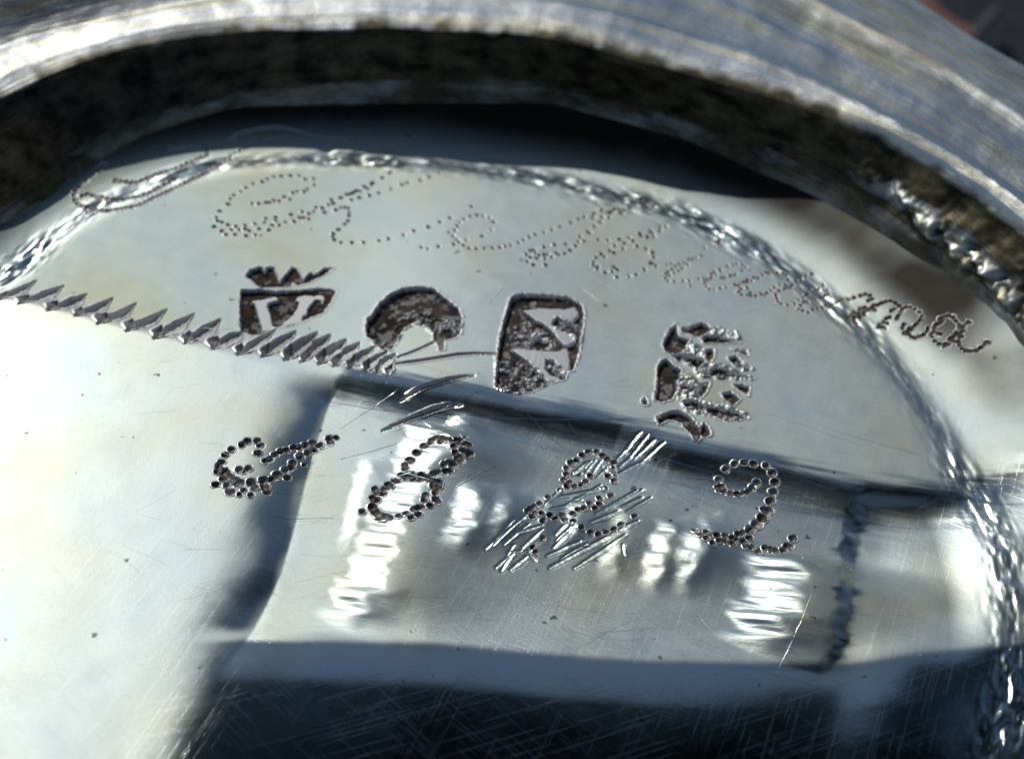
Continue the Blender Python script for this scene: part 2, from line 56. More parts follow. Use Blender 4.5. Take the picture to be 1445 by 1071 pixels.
HALLMARKS = [["initials",{"rec":[[[-0.9111,1.3016],[-0.8269,1.3173],[-0.7332,1.3203],[-0.642,1.3406],[-0.5524,1.3749],[-0.5004,1.3771],[-0.4608,1.3662],[-0.4775,1.2848],[-0.4995,1.2107],[-0.5409,1.1757],[-0.5854,1.1334],[-0.6385,1.0899],[-0.7089,1.0707],[-0.7547,1.0188],[-0.8022,1.0037],[-0.8572,1.0174],[-0.8879,1.1549]]],"isl":[[[-0.8547,1.2131],[-0.841,1.2402],[-0.8058,1.2523],[-0.7713,1.2692],[-0.7461,1.2859],[-0.7244,1.2828],[-0.7169,1.2524],[-0.739,1.2448],[-0.7599,1.2305],[-0.7625,1.2055],[-0.7419,1.1675],[-0.7156,1.0831],[-0.7044,1.0715],[-0.7233,1.0479],[-0.7597,1.0212],[-0.7771,1.0721],[-0.8011,1.1361],[-0.8199,1.1881],[-0.8332,1.2101]],[[-0.6491,1.2682],[-0.6399,1.2982],[-0.61,1.3178],[-0.5629,1.3192],[-0.5227,1.335],[-0.5022,1.3087],[-0.5147,1.25],[-0.525,1.287],[-0.5467,1.2902],[-0.5608,1.2594],[-0.5709,1.219],[-0.5737,1.1768],[-0.5862,1.1677],[-0.5889,1.126],[-0.6385,1.0899],[-0.691,1.0739],[-0.6776,1.1034],[-0.6426,1.1715],[-0.6288,1.2296],[-0.6286,1.2578]]],"deb":[]}],["crown",{"rec":[[[-0.906,1.3999],[-0.8978,1.4454],[-0.8568,1.4827],[-0.8357,1.4719],[-0.8197,1.4491],[-0.8184,1.4825],[-0.7918,1.495],[-0.7682,1.4552],[-0.7399,1.3875],[-0.7239,1.4341],[-0.6974,1.5054],[-0.6776,1.5017],[-0.652,1.4622],[-0.6307,1.4186],[-0.6218,1.4531],[-0.6029,1.486],[-0.5856,1.4671],[-0.5691,1.4849],[-0.5458,1.5225],[-0.5016,1.5344],[-0.5305,1.4846],[-0.5878,1.4192],[-0.6482,1.3791],[-0.6753,1.3994],[-0.6833,1.3618],[-0.7155,1.3558],[-0.7746,1.3413],[-0.8149,1.3288],[-0.8475,1.3529],[-0.8814,1.3827]]],"isl":[],"deb":[]}],["arch",{"rec":[[[-0.29,1.199],[-0.2664,1.2375],[-0.2447,1.3147],[-0.2015,1.3929],[-0.1437,1.4426],[-0.0615,1.4685],[0.0028,1.4631],[0.0492,1.4188],[0.1008,1.3718],[0.1351,1.338],[0.155,1.2868],[0.1594,1.1655],[0.1263,1.1304],[0.082,1.1087],[0.0903,1.0435],[0.0702,1.0404],[0.0644,1.0763],[0.0391,1.1021],[0.0317,1.1533],[0.0028,1.1864],[-0.0459,1.209],[-0.0757,1.1966],[-0.1122,1.1528],[-0.1309,1.0899],[-0.1527,1.0127],[-0.1915,0.9991],[-0.2306,1.0294],[-0.2391,1.0574],[-0.2717,1.0743],[-0.2857,1.1242]]],"isl":[],"deb":[[[-0.1509,1.1315],[-0.1423,1.2391],[-0.0772,1.3117],[-0.0037,1.3081],[0.052,1.2706],[0.1247,1.2743],[0.1552,1.2178],[0.1327,1.1765],[0.0703,1.1819],[0.0317,1.1533],[-0.0023,1.1856],[-0.0561,1.2073],[-0.113,1.1602],[-0.1426,1.0584],[-0.1816,1.0007],[-0.2323,1.0438],[-0.1942,1.0648]]]}],["lion",{"rec":[[[0.3838,1.4567],[0.4139,1.4917],[0.5883,1.512],[0.6702,1.5099],[0.7354,1.4616],[0.747,1.3942],[0.7387,1.2831],[0.7293,1.1826],[0.7227,1.0925],[0.6996,1.0021],[0.6777,0.9915],[0.6626,0.9349],[0.5867,0.902],[0.5236,0.8402],[0.4486,0.8151],[0.3829,0.8253],[0.3469,0.8357],[0.3458,0.9869],[0.3476,1.1397],[0.3614,1.2908]]],"isl":[[[0.4371,1.3781],[0.5222,1.4115],[0.6492,1.4244],[0.7008,1.4485],[0.7218,1.4167],[0.7253,1.3829],[0.7031,1.346],[0.6924,1.3108],[0.6577,1.3232],[0.6165,1.3559],[0.5952,1.3065],[0.6422,1.2624],[0.688,1.2558],[0.7141,1.2301],[0.7122,1.1887],[0.679,1.1599],[0.6565,1.1571],[0.6213,1.2017],[0.5912,1.2557],[0.5439,1.2996],[0.5208,1.3048],[0.4909,1.3345]],[[0.4093,1.0916],[0.4332,1.1151],[0.5455,1.1141],[0.6238,1.1204],[0.6679,1.1544],[0.6796,1.1356],[0.6896,1.0724],[0.6885,1.0007],[0.6567,0.9497],[0.6278,0.9931],[0.6093,1.0502],[0.5731,1.0495],[0.5751,0.9942],[0.6013,0.9583],[0.6347,0.9469],[0.6628,0.9271],[0.5867,0.902],[0.5525,0.9364],[0.5115,0.9938],[0.4821,1.0295],[0.4474,1.0567]],[[0.4825,1.2037],[0.5122,1.2368],[0.5408,1.2323],[0.5478,1.2002],[0.5098,1.1622],[0.4866,1.1755]]],"deb":[[[0.419,1.2822],[0.4798,1.3245],[0.5505,1.2753],[0.5979,1.2234],[0.6236,1.1284],[0.4888,1.1268],[0.4215,1.1257],[0.4055,1.2136]],[[0.3434,1.0262],[0.4533,1.0495],[0.5228,0.9874],[0.558,0.9371],[0.5658,0.8762],[0.4484,0.8189],[0.3665,0.8269]],[[0.6165,1.3559],[0.6865,1.3185],[0.7376,1.3419],[0.7291,1.1908],[0.6881,1.2517],[0.619,1.2761]],[[0.5731,1.0495],[0.6266,1.0325],[0.6567,0.9497],[0.6068,0.959]]]}],["lower_lion",{"rec":[[[1.2016,1.3844],[1.1683,1.3478],[1.1542,1.2992],[1.1373,1.2601],[1.1333,1.2226],[1.145,1.1824],[1.1637,1.1706],[1.2276,1.1907],[1.2382,1.2239],[1.2593,1.2816],[1.2118,1.2957],[1.2001,1.3321]],[[1.2203,1.3625],[1.2591,1.3664],[1.3254,1.4109],[1.3631,1.3858],[1.3648,1.3528],[1.3082,1.3051],[1.2641,1.3243],[1.2259,1.3347]],[[1.3205,1.2922],[1.3474,1.3228],[1.3987,1.3229],[1.4615,1.3003],[1.512,1.2907],[1.4605,1.2816],[1.4089,1.2724],[1.3321,1.2653]],[[1.1697,1.1575],[1.2145,1.1757],[1.2709,1.1629],[1.3271,1.1501],[1.3255,1.1138],[1.2867,1.0832],[1.2503,1.1157],[1.2067,1.1295]],[[1.3363,1.2149],[1.3781,1.2279],[1.3723,1.1724],[1.3516,1.1342],[1.3366,1.1509]],[[1.4706,1.2361],[1.5019,1.2296],[1.5338,1.2323],[1.5346,1.1956],[1.5008,1.2111]],[[1.4415,1.1695],[1.4806,1.1911],[1.5006,1.1564],[1.5084,1.1299],[1.5507,1.1064],[1.5132,1.1078],[1.476,1.1137]],[[1.286,1.0653],[1.3487,1.0711],[1.3816,1.1054],[1.4312,1.0963],[1.4731,1.0643],[1.5164,1.059],[1.5524,1.0398],[1.4718,1.042],[1.4095,1.041],[1.3222,1.0376]],[[1.1248,1.1257],[1.147,1.1325],[1.1805,1.0908],[1.2111,1.067],[1.2068,1.031],[1.1899,0.9853],[1.1881,0.9241],[1.162,0.8699],[1.1187,0.8485],[1.0853,0.8622],[1.1,0.985],[1.105,1.0832]],[[1.208,0.9695],[1.2701,0.9755],[1.2931,0.9341],[1.2496,0.9214],[1.2002,0.9166]],[[1.2949,0.9778],[1.3452,0.9956],[1.3241,0.9369],[1.3037,0.8919],[1.2897,0.9251]],[[1.4565,0.9922],[1.4876,0.9949],[1.5302,0.9853],[1.5203,0.928],[1.4911,0.9516]],[[1.3974,0.9262],[1.4416,0.9474],[1.4704,0.9152],[1.4817,0.899],[1.4485,0.8535],[1.414,0.8932]],[[1.2167,0.8581],[1.2665,0.8799],[1.3141,0.8502],[1.3623,0.8375],[1.4226,0.8258],[1.4704,0.813],[1.5109,0.7828],[1.4436,0.7688],[1.389,0.7642],[1.3359,0.793],[1.2642,0.8201],[1.2217,0.8246]]],"isl":[],"deb":[[[1.2214,1.1947],[1.2679,1.2546],[1.3295,1.205],[1.3244,1.0867],[1.2377,1.1144],[1.2139,1.1574]],[[1.2874,1.1012],[1.4138,1.1218],[1.4856,1.0653],[1.5521,1.0354],[1.4088,1.0277],[1.2971,1.0308]],[[1.1969,1.0124],[1.2412,1.0344],[1.3194,0.9713],[1.2794,0.8983],[1.1991,0.8821]],[[1.2112,0.8747],[1.3149,0.8673],[1.4357,0.8439],[1.5175,0.7917],[1.4431,0.7605],[1.2273,0.8082]],[[1.3692,1.3769],[1.427,1.3726],[1.4841,1.3587],[1.5059,1.2948],[1.3858,1.3217]],[[1.5021,1.1294],[1.557,1.107],[1.5061,1.0938]]]}],["claw",{"rec":[[[1.0893,0.7486],[1.1231,0.7728],[1.1784,0.7993],[1.2145,0.7901],[1.2441,0.7678],[1.2667,0.7283],[1.2892,0.6891],[1.309,0.7321],[1.3313,0.6928],[1.3358,0.6605],[1.3053,0.6456],[1.2882,0.6644],[1.2838,0.6314],[1.2742,0.6144],[1.2596,0.6211],[1.2465,0.6687],[1.229,0.6835],[1.2063,0.7226],[1.1766,0.7364],[1.1404,0.737],[1.1035,0.7043]]],"isl":[],"deb":[]}],["nick",{"rec":[[[1.0302,0.8565],[1.0395,0.8703],[1.0524,0.829],[1.0388,0.8165],[1.0298,0.8309]]],"isl":[],"deb":[]}],["drill_hole",{"rec":[[[1.4106,2.0298],[1.4305,2.0467],[1.4522,2.0337],[1.4449,2.016],[1.4285,2.0065]]],"isl":[],"deb":[]}]]
CUTS = [[[-0.1164,0.9631,0.004],[-0.0812,0.9868,0.007],[-0.025,1.0307,0.007],[0.0408,1.0867,0.0051]],[[-0.1235,0.9138,0.005],[-0.0804,0.9328,0.0089],[-0.0367,0.9468,0.0099],[0.0606,0.9834,0.01],[0.1584,1.0236,0.01],[0.2434,1.0435,0.0081],[0.3393,1.0573,0.002]],[[-0.0852,0.7044,0.001],[-0.0447,0.738,0.0107],[0.0006,0.7759,0.0137],[0.0565,0.8121,0.0147],[0.1224,0.8534,0.0138],[0.19,0.8809,0.0099],[0.2537,0.8993,0.001]],[[-0.142,0.5251,0.0009],[-0.076,0.5779,0.0095],[-0.0043,0.6319,0.0144],[0.0693,0.6764,0.0155],[0.1354,0.7029,0.0136],[0.1741,0.7098,0.0078],[0.2077,0.7187,0.001]]]
TEETH = [[[-1.9591,1.0845,0.0039],[-1.9606,1.047,0.0246],[-1.9624,0.9998,0.0016]],[[-1.9624,0.9998,0.002],[-1.9195,1.0768,0.0305],[-1.8956,1.1197,0.0248],[-1.8537,1.1949,0.0017]],[[-1.8565,1.0859,0.0039],[-1.8577,1.0388,0.0292],[-1.8592,0.9795,0.0016]],[[-1.8592,0.9795,0.0019],[-1.8042,1.0583,0.0361],[-1.7736,1.1023,0.0294],[-1.72,1.1792,0.0017]],[[-1.7219,1.071,0.0039],[-1.7226,1.0242,0.0291],[-1.7236,0.9653,0.0016]],[[-1.7236,0.9653,0.0019],[-1.6749,1.0347,0.0361],[-1.6478,1.0734,0.0293],[-1.6005,1.141,0.0017]],[[-1.5991,1.0432,0.0039],[-1.5984,1.0009,0.0269],[-1.5977,0.9475,0.0016]],[[-1.5977,0.9475,0.0019],[-1.5487,1.0223,0.0333],[-1.5215,1.064,0.0271],[-1.4738,1.137,0.0017]],[[-1.4791,1.0282,0.0039],[-1.4813,0.9812,0.029],[-1.4842,0.9219,0.0016]],[[-1.4842,0.9219,0.0019],[-1.4369,1.001,0.036],[-1.4105,1.0451,0.0293],[-1.3643,1.1224,0.0017]],[[-1.3582,1.0088,0.0039],[-1.3555,0.9597,0.029],[-1.3522,0.898,0.0016]],[[-1.3522,0.898,0.0019],[-1.3015,0.9781,0.0359],[-1.2732,1.0228,0.0292],[-1.2237,1.1011,0.0017]],[[-1.2217,0.9878,0.0039],[-1.2208,0.9388,0.0289],[-1.2198,0.8772,0.0016]],[[-1.2198,0.8772,0.0019],[-1.1672,0.9656,0.0359],[-1.1379,1.015,0.0292],[-1.0864,1.1016,0.0017]],[[-1.0844,0.9856,0.0039],[-1.0835,0.9354,0.029],[-1.0824,0.8724,0.0016]],[[-1.0824,0.8724,0.0019],[-1.0326,0.9575,0.0359],[-1.0048,1.005,0.0292],[-0.9561,1.0883,0.0017]],[[-0.9556,0.9739,0.0039],[-0.9554,0.9245,0.0289],[-0.9552,0.8624,0.0016]],[[-0.9552,0.8624,0.0019],[-0.9104,0.9279,0.0358],[-0.8854,0.9644,0.0291],[-0.8419,1.0281,0.0016]],[[-0.8389,0.9372,0.0039],[-0.8376,0.8978,0.0246],[-0.8359,0.8481,0.0016]],[[-0.8359,0.8481,0.0019],[-0.7828,0.9297,0.0306],[-0.7532,0.9752,0.0249],[-0.7012,1.055,0.0016]],[[-0.7138,0.9565,0.0039],[-0.7192,0.9138,0.0277],[-0.726,0.86,0.0016]],[[-0.726,0.86,0.0019],[-0.6768,0.9439,0.0344],[-0.6494,0.9906,0.028],[-0.6012,1.0726,0.0017]],[[-0.6131,0.9632,0.0039],[-0.6183,0.9159,0.029],[-0.6248,0.8563,0.0016]],[[-0.6248,0.8563,0.0019],[-0.5776,0.9428,0.0359],[-0.5513,0.991,0.0292],[-0.5052,1.0756,0.0017]],[[-0.5286,0.9662,0.0039],[-0.5388,0.9189,0.029],[-0.5515,0.8594,0.0016]],[[-0.5515,0.8594,0.0019],[-0.5085,0.9424,0.0359],[-0.4844,0.9887,0.0292],[-0.4423,1.0698,0.0017]],[[-0.4574,0.9621,0.0039],[-0.4639,0.9155,0.029],[-0.4721,0.8568,0.0016]],[[-0.4721,0.8568,0.0019],[-0.4318,0.9325,0.0359],[-0.4093,0.9747,0.0292],[-0.3701,1.0485,0.0016]],[[-0.3861,0.9493,0.0039],[-0.393,0.9063,0.0279],[-0.4017,0.8522,0.0016]],[[-0.4017,0.8522,0.0019],[-0.3642,0.9257,0.0346],[-0.3433,0.9667,0.0281],[-0.3068,1.0382,0.0016]],[[-0.3195,0.9451,0.0039],[-0.325,0.9047,0.026],[-0.3319,0.8539,0.0016]],[[-0.3319,0.8539,0.0019],[-0.2927,0.9187,0.0321],[-0.2709,0.9547,0.0261],[-0.2327,1.0176,0.0016]],[[-0.2458,0.9297,0.0039],[-0.2514,0.8915,0.0246],[-0.2585,0.8434,0.0016]],[[-0.2585,0.8434,0.0019],[-0.2257,0.9043,0.0304],[-0.2074,0.9382,0.0247],[-0.1755,0.9972,0.0016]],[[-0.1914,0.9222,0.0039],[-0.1983,0.8896,0.0216],[-0.207,0.8484,0.0016]],[[-0.207,0.8484,0.0019],[-0.1743,0.9031,0.0267],[-0.1562,0.9334,0.0217],[-0.1245,0.9862,0.0016]],[[-0.1391,0.9112,0.0039],[-0.1455,0.8786,0.0214],[-0.1535,0.8374,0.0016]]]
SCRAPES = [[[1.0113,0.4857],[0.9187,0.4109]],[[0.8437,0.3389],[0.6765,0.1884]],[[1.0256,0.3294],[0.8555,0.1873]],[[1.0624,0.291],[0.9555,0.1976]],[[0.3975,-0.0633],[0.5274,0.1102]],[[0.4428,-0.0515],[0.5399,0.0649]],[[0.5197,-0.0555],[0.5977,0.045]],[[0.5457,-0.0654],[0.573,-0.1072]],[[0.7116,0.0444],[0.6469,-0.0347]],[[0.6899,0.0818],[0.6551,0.0316]],[[0.7742,0.0182],[0.6227,-0.0761]],[[0.9814,0.1324],[0.6349,-0.1322]],[[0.9497,0.0625],[0.7361,-0.1277]],[[0.4808,-0.0921],[0.4143,-0.1697]],[[0.5371,-0.0985],[0.4748,-0.169]],[[0.7991,0.4704],[0.7725,0.4311]],[[0.8425,0.4752],[0.8107,0.4066]],[[0.8807,0.4502],[0.8271,0.3868]],[[0.6631,0.2837],[0.5929,0.172]],[[0.7599,0.232],[0.6247,0.1621]],[[0.9186,0.1939],[0.8038,0.1142]],[[0.9392,0.0089],[0.9442,-0.0426]],[[1.0188,0.6436],[0.9131,0.4949]],[[1.0506,0.6294],[0.9383,0.4638]],[[1.0821,0.6065],[0.9856,0.5025]],[[1.1233,0.5932],[1.017,0.4846]],[[0.9792,0.5148],[0.9256,0.4527]],[[0.8476,0.3182],[0.6654,0.2465]],[[1.0016,0.3243],[0.8243,0.1657]],[[1.0233,0.2873],[0.9347,0.2273]],[[0.3674,-0.0849],[0.5142,0.0877]],[[0.4035,-0.0488],[0.4728,0.067]],[[0.49,0.0112],[0.5957,0.0671]],[[0.4586,-0.0844],[0.5137,-0.0704]],[[0.7296,0.0859],[0.6585,0.0033]],[[0.7188,0.0956],[0.7102,0.0461]],[[0.7834,-0.0044],[0.6837,-0.0841]],[[1.0038,0.1452],[0.6366,-0.1376]],[[0.9774,0.127],[0.706,-0.0723]],[[0.4814,-0.0517],[0.4511,-0.1279]],[[0.469,-0.1161],[0.4381,-0.1798]],[[0.7829,0.4606],[0.7201,0.3867]],[[0.8183,0.4777],[0.7794,0.4094]],[[0.8887,0.4083],[0.845,0.4474]]]
SCRATCHES = [[[-0.3232,0.515],[-0.0695,0.7847]],[[0.0109,0.6308],[0.1841,0.4694]],[[0.1838,0.6645],[1.0684,0.7369]],[[0.1731,0.6014],[0.2203,0.4871]],[[0.4691,0.739],[0.7815,0.4469]],[[0.6477,0.7256],[0.9381,0.3806]],[[1.0936,0.3879],[1.421,0.149]],[[1.1874,0.4051],[1.3967,0.2531]],[[1.2191,0.4204],[1.499,0.4154]],[[1.5278,-0.5965],[1.702,-0.2122]],[[0.8753,0.4909],[1.0995,0.678]],[[-0.5276,0.241],[-0.3401,0.4143]],[[-0.5247,-0.0372],[-0.2818,0.0092]],[[-0.2983,0.3371],[-0.0661,0.4637]],[[1.3177,0.5342],[1.8406,0.2783]],[[1.5714,0.5553],[1.9275,0.3725]],[[1.6419,0.4555],[1.8656,0.3684]],[[0.7283,1.5925],[0.8284,1.499]],[[-0.0745,0.5396],[0.3176,0.8275]],[[-1.0521,1.0098],[-0.8915,1.0289]],[[0.2061,0.205],[0.3787,0.3695]],[[-0.2201,0.6936],[0.3327,0.597]],[[-0.4079,0.6639],[-0.0866,0.6472]],[[1.0962,0.5136],[1.3453,0.4524]],[[1.3463,0.4734],[1.6763,0.3148]],[[0.2802,1.3974],[0.356,1.5938]],[[1.8428,0.7488],[2.2681,0.6011]],[[1.5908,0.8198],[1.9912,0.6491]]]
EDGE_LEFT = [[-0.2723,1.1073],[-0.3641,0.8533],[-0.4234,0.6614],[-0.4542,0.3135],[-0.4626,-0.0053],[-0.4787,-0.3024],[-0.5337,-0.5841],[-0.5975,-0.77],[-0.6429,-1.1498]]
EDGE_TOP = [[-0.9718,0.9375],[-0.3692,0.8431],[0.0264,0.7992],[0.5175,0.7452],[0.9389,0.7145],[1.1931,0.587],[1.5688,0.5211],[1.9609,0.395],[2.329,0.3962],[2.61,0.4704]]
EDGE_RIGHT = [[2.0309,0.5872],[1.9646,0.3748],[1.8954,0.0949],[1.8177,-0.2044],[1.7313,-0.4843],[1.637,-0.7468]]
EDGE_LOW = [[-0.903,-0.7147],[-0.5414,-0.6442],[0.161,-0.5795],[0.9911,-0.5751],[1.8234,-0.5276],[2.3172,-0.449]]
DENTS = [[[-0.0325,0.5893],[-0.2659,-0.4887],0.1947,1.0],[[0.218,0.2466],[0.1486,-0.0913],0.1451,1],[[0.3874,0.2282],[0.3295,-0.0314],0.0906,0.8],[[0.6983,0.2651],[0.6259,-0.0344],0.0913,0.8],[[1.0649,0.1643],[0.9861,-0.1812],0.1087,1],[[1.1852,0.1365],[1.1168,-0.1871],0.1024,0.9],[[1.4505,0.044],[1.3304,-0.4301],0.2751,1.05],[[0.1662,0.6842],[-0.0361,0.3341],0.1398,0.8],[[0.5455,0.2474],[0.5071,-0.029],0.091,0.55],[[0.8766,0.2244],[0.814,-0.1438],0.1032,0.6],[[-0.2228,0.3484],[-0.2622,-0.1273],0.0793,0.5],[[1.2571,0.2016],[1.2009,-0.1071],0.0729,0.6]]
ZIG = [[-1.984,1.0699],[-1.3112,0.9967],[-0.6465,0.9469],[-0.1167,0.9164]]
SHADE_OUTLINE = [[-5.336,5.0452],[-5.3104,5.2988],[-5.2596,5.5748],[-5.2023,5.7739],[-4.9898,5.8748],[-4.4931,5.9033],[-3.9341,5.9246],[-3.3726,5.9356],[-2.8105,5.9665],[-2.3554,5.9634],[-2.4415,5.7291],[-2.5564,5.4941],[-2.66,5.2869],[-2.8558,4.5905],[-5.1884,4.4033]]  # outline of the added blocker, carried back along the sun
SHADE_H = 7.5
BLACK_SLAB_OUTLINE = [[0.1859,-0.0561],[0.0964,1.0234],[0.0518,1.6771],[0.1212,1.8324],[0.407,1.9335],[0.8999,1.9105],[1.2606,1.8049],[1.4169,1.5643],[1.5273,1.168],[1.6261,0.55],[1.6506,0.0921]]  # outline of the added black slab, traced back from its reflection
BLACK_SLAB_H = 3.75
PHONE_OUTLINE = [[-7.653,-0.5070000000000001],[9.0,1.0],[-7.653,2.193],[-2.4741,3.2594],[-1.1435,3.5688],[-0.713,3.6858],[0.2378,3.8147],[2.1881,3.8949],[2.4,3.45],[2.6,5.3],[9.0,5.6]]  # phone outline, stretched to darken more of the reflections
PHONE_H = 5.75
PINK = [[6.1643,18.515],[6.9121,18.6278],[6.9916,17.7443],[7.2159,17.1683],[7.4878,16.9219],[7.527,16.6253],[6.5931,16.5358],[6.1597,17.5765]]
STRAP = [[7.3179,16.7459],[7.9865,17.8443],[8.0912,17.7679],[7.409,16.6086]]

rng = np.random.default_rng(7); random.seed(7)
# ------------------------------------------------------------------ materials
def new_mat(name):
    m = bpy.data.materials.new(name); m.use_nodes = True
    n = m.node_tree.nodes; l = m.node_tree.links
    return m, n, l, n["Principled BSDF"]
def noise(n, l, vec, scale, detail=4, rough=.6):
    t = n.new("ShaderNodeTexNoise"); t.inputs['Scale'].default_value = scale
    t.inputs['Detail'].default_value = detail; t.inputs['Roughness'].default_value = rough
    if vec: l.new(vec, t.inputs['Vector'])
    return t.outputs['Fac']
def mapping(n, l, scale, rot=(0, 0, 0)):
    tc = n.new("ShaderNodeTexCoord"); mp = n.new("ShaderNodeMapping")
    mp.vector_type = 'TEXTURE'      # turn first, then stretch
    mp.inputs['Scale'].default_value = tuple(1 / s for s in scale); mp.inputs['Rotation'].default_value = rot
    l.new(tc.outputs['Object'], mp.inputs['Vector']); return mp.outputs['Vector']
def ramp(n, l, fac, stops):
    r = n.new("ShaderNodeValToRGB"); cr = r.color_ramp
    while len(cr.elements) > len(stops): cr.elements.remove(cr.elements[-1])
    while len(cr.elements) < len(stops): cr.elements.new(.5)
    for e, (p, c) in zip(cr.elements, stops):
        e.position = p; e.color = (*c, 1) if len(c) == 3 else c
    l.new(fac, r.inputs[0]); return r.outputs[0]
def math_(n, l, op, a, b=None, clamp=False):
    m = n.new("ShaderNodeMath"); m.operation = op; m.use_clamp = clamp
    for i, v in enumerate((a, b)):
        if v is None: continue
        if isinstance(v, (int, float)): m.inputs[i].default_value = v
        else: l.new(v, m.inputs[i])
    return m.outputs[0]
def bump(n, l, h, strength, dist, normal=None):
    b = n.new("ShaderNodeBump"); b.inputs['Strength'].default_value = strength; b.inputs['Distance'].default_value = dist
    l.new(h, b.inputs['Height'])
    if normal: l.new(normal, b.inputs['Normal'])
    return b.outputs[0]
def mixc(n, l, fac, a, b):
    m = n.new("ShaderNodeMix"); m.data_type = 'RGBA'
    if isinstance(fac, float): m.inputs[0].default_value = fac
    else: l.new(fac, m.inputs[0])
    for k, v in ((6, a), (7, b)):
        if isinstance(v, tuple): m.inputs[k].default_value = (*v, 1)
        else: l.new(v, m.inputs[k])
    return m.outputs[2]

def plate_material():
    m, n, l, p = new_mat("worn_silver")
    p.inputs['Metallic'].default_value = 1
    at = n.new("ShaderNodeAttribute"); at.attribute_name = "matte"
    gr = n.new("ShaderNodeAttribute"); gr.attribute_name = "brushed"
    tn = n.new("ShaderNodeAttribute"); tn.attribute_name = "tarnish"
    v1 = mapping(n, l, (1.4, 30, 1), (0, 0, math.radians(-6)))
    v2 = mapping(n, l, (2.2, 60, 1), (0, 0, math.radians(-24)))
    v3 = mapping(n, l, (1, 1, 1))
    g1 = noise(n, l, v1, 3.0, 6, .75); g2 = noise(n, l, v2, 2.2, 5, .7)
    fine = noise(n, l, v3, 60, 5, .7); mid = noise(n, l, v3, 9, 4, .6); big = noise(n, l, v3, 1.6, 3, .5)
    # colour: silver with a faint yellow-grey film in clouds
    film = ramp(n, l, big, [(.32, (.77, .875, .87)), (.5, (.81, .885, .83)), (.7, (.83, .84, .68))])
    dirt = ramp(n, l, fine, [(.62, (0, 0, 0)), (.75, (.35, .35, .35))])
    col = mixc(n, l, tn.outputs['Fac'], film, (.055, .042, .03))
    sp = noise(n, l, v3, 16, 2, .5)
    col = mixc(n, l, ramp(n, l, sp, [(.735, (0, 0, 0)), (.76, (.75, .75, .75))]), col, (.10, .085, .07))
    l.new(col, p.inputs['Base Color'])
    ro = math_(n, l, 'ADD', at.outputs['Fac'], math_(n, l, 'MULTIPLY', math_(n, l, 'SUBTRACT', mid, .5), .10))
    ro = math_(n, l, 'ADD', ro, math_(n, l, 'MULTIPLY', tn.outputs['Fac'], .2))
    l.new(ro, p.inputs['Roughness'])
    gsum = math_(n, l, 'ADD', g1, math_(n, l, 'MULTIPLY', g2, .6))
    h = math_(n, l, 'MULTIPLY', gsum, gr.outputs['Fac'])
    b1 = bump(n, l, h, 1.0, .0009)
    for ang, sc_, off in ((24, (.9, 70, 1), 1.7), (-40, (1.1, 80, 1), 2.3), (70, (1.0, 75, 1), 1.9)):
        hn = noise(n, l, mapping(n, l, sc_, (0, 0, math.radians(ang))), off, 3, .5)
        ln_ = ramp(n, l, hn, [(.63, (0, 0, 0)), (.655, (1, 1, 1)), (.68, (0, 0, 0))])
        b1 = bump(n, l, ln_, .25, .00033, b1)
    b2 = bump(n, l, fine, .25, .0012, b1)
    l.new(b2, p.inputs['Normal'])
    return m
def mark_material(name, dark, scale=45, warm=(.13, .085, .06)):
    """silver whose recesses carry brown tarnish; the amount is stored in the mesh"""
    m, n, l, p = new_mat(name)
    tn = n.new("ShaderNodeAttribute"); tn.attribute_name = "tarnish"
    v = mapping(n, l, (1, 1, 1))
    f1 = noise(n, l, v, scale, 5, .7); f2 = noise(n, l, v, scale * .25, 3, .6)
    brown = mixc(n, l, ramp(n, l, f2, [(.35, (0, 0, 0)), (.65, (1, 1, 1))]), dark, warm)
    brown = mixc(n, l, ramp(n, l, f1, [(.45, (0, 0, 0)), (.75, (.6, .6, .6))]), brown, dark)
    col = mixc(n, l, tn.outputs['Fac'], (.87, .86, .83), brown)
    l.new(col, p.inputs['Base Color'])
    l.new(math_(n, l, 'SUBTRACT', 1.0, math_(n, l, 'MULTIPLY', tn.outputs['Fac'], .75)), p.inputs['Metallic'])
    mt = n.new('ShaderNodeAttribute'); mt.attribute_name = 'matte'
    l.new(math_(n, l, 'ADD', mt.outputs['Fac'], math_(n, l, 'MULTIPLY', tn.outputs['Fac'], .2)), p.inputs['Roughness'])
    l.new(bump(n, l, f1, .5, .003), p.inputs['Normal'])
    return m
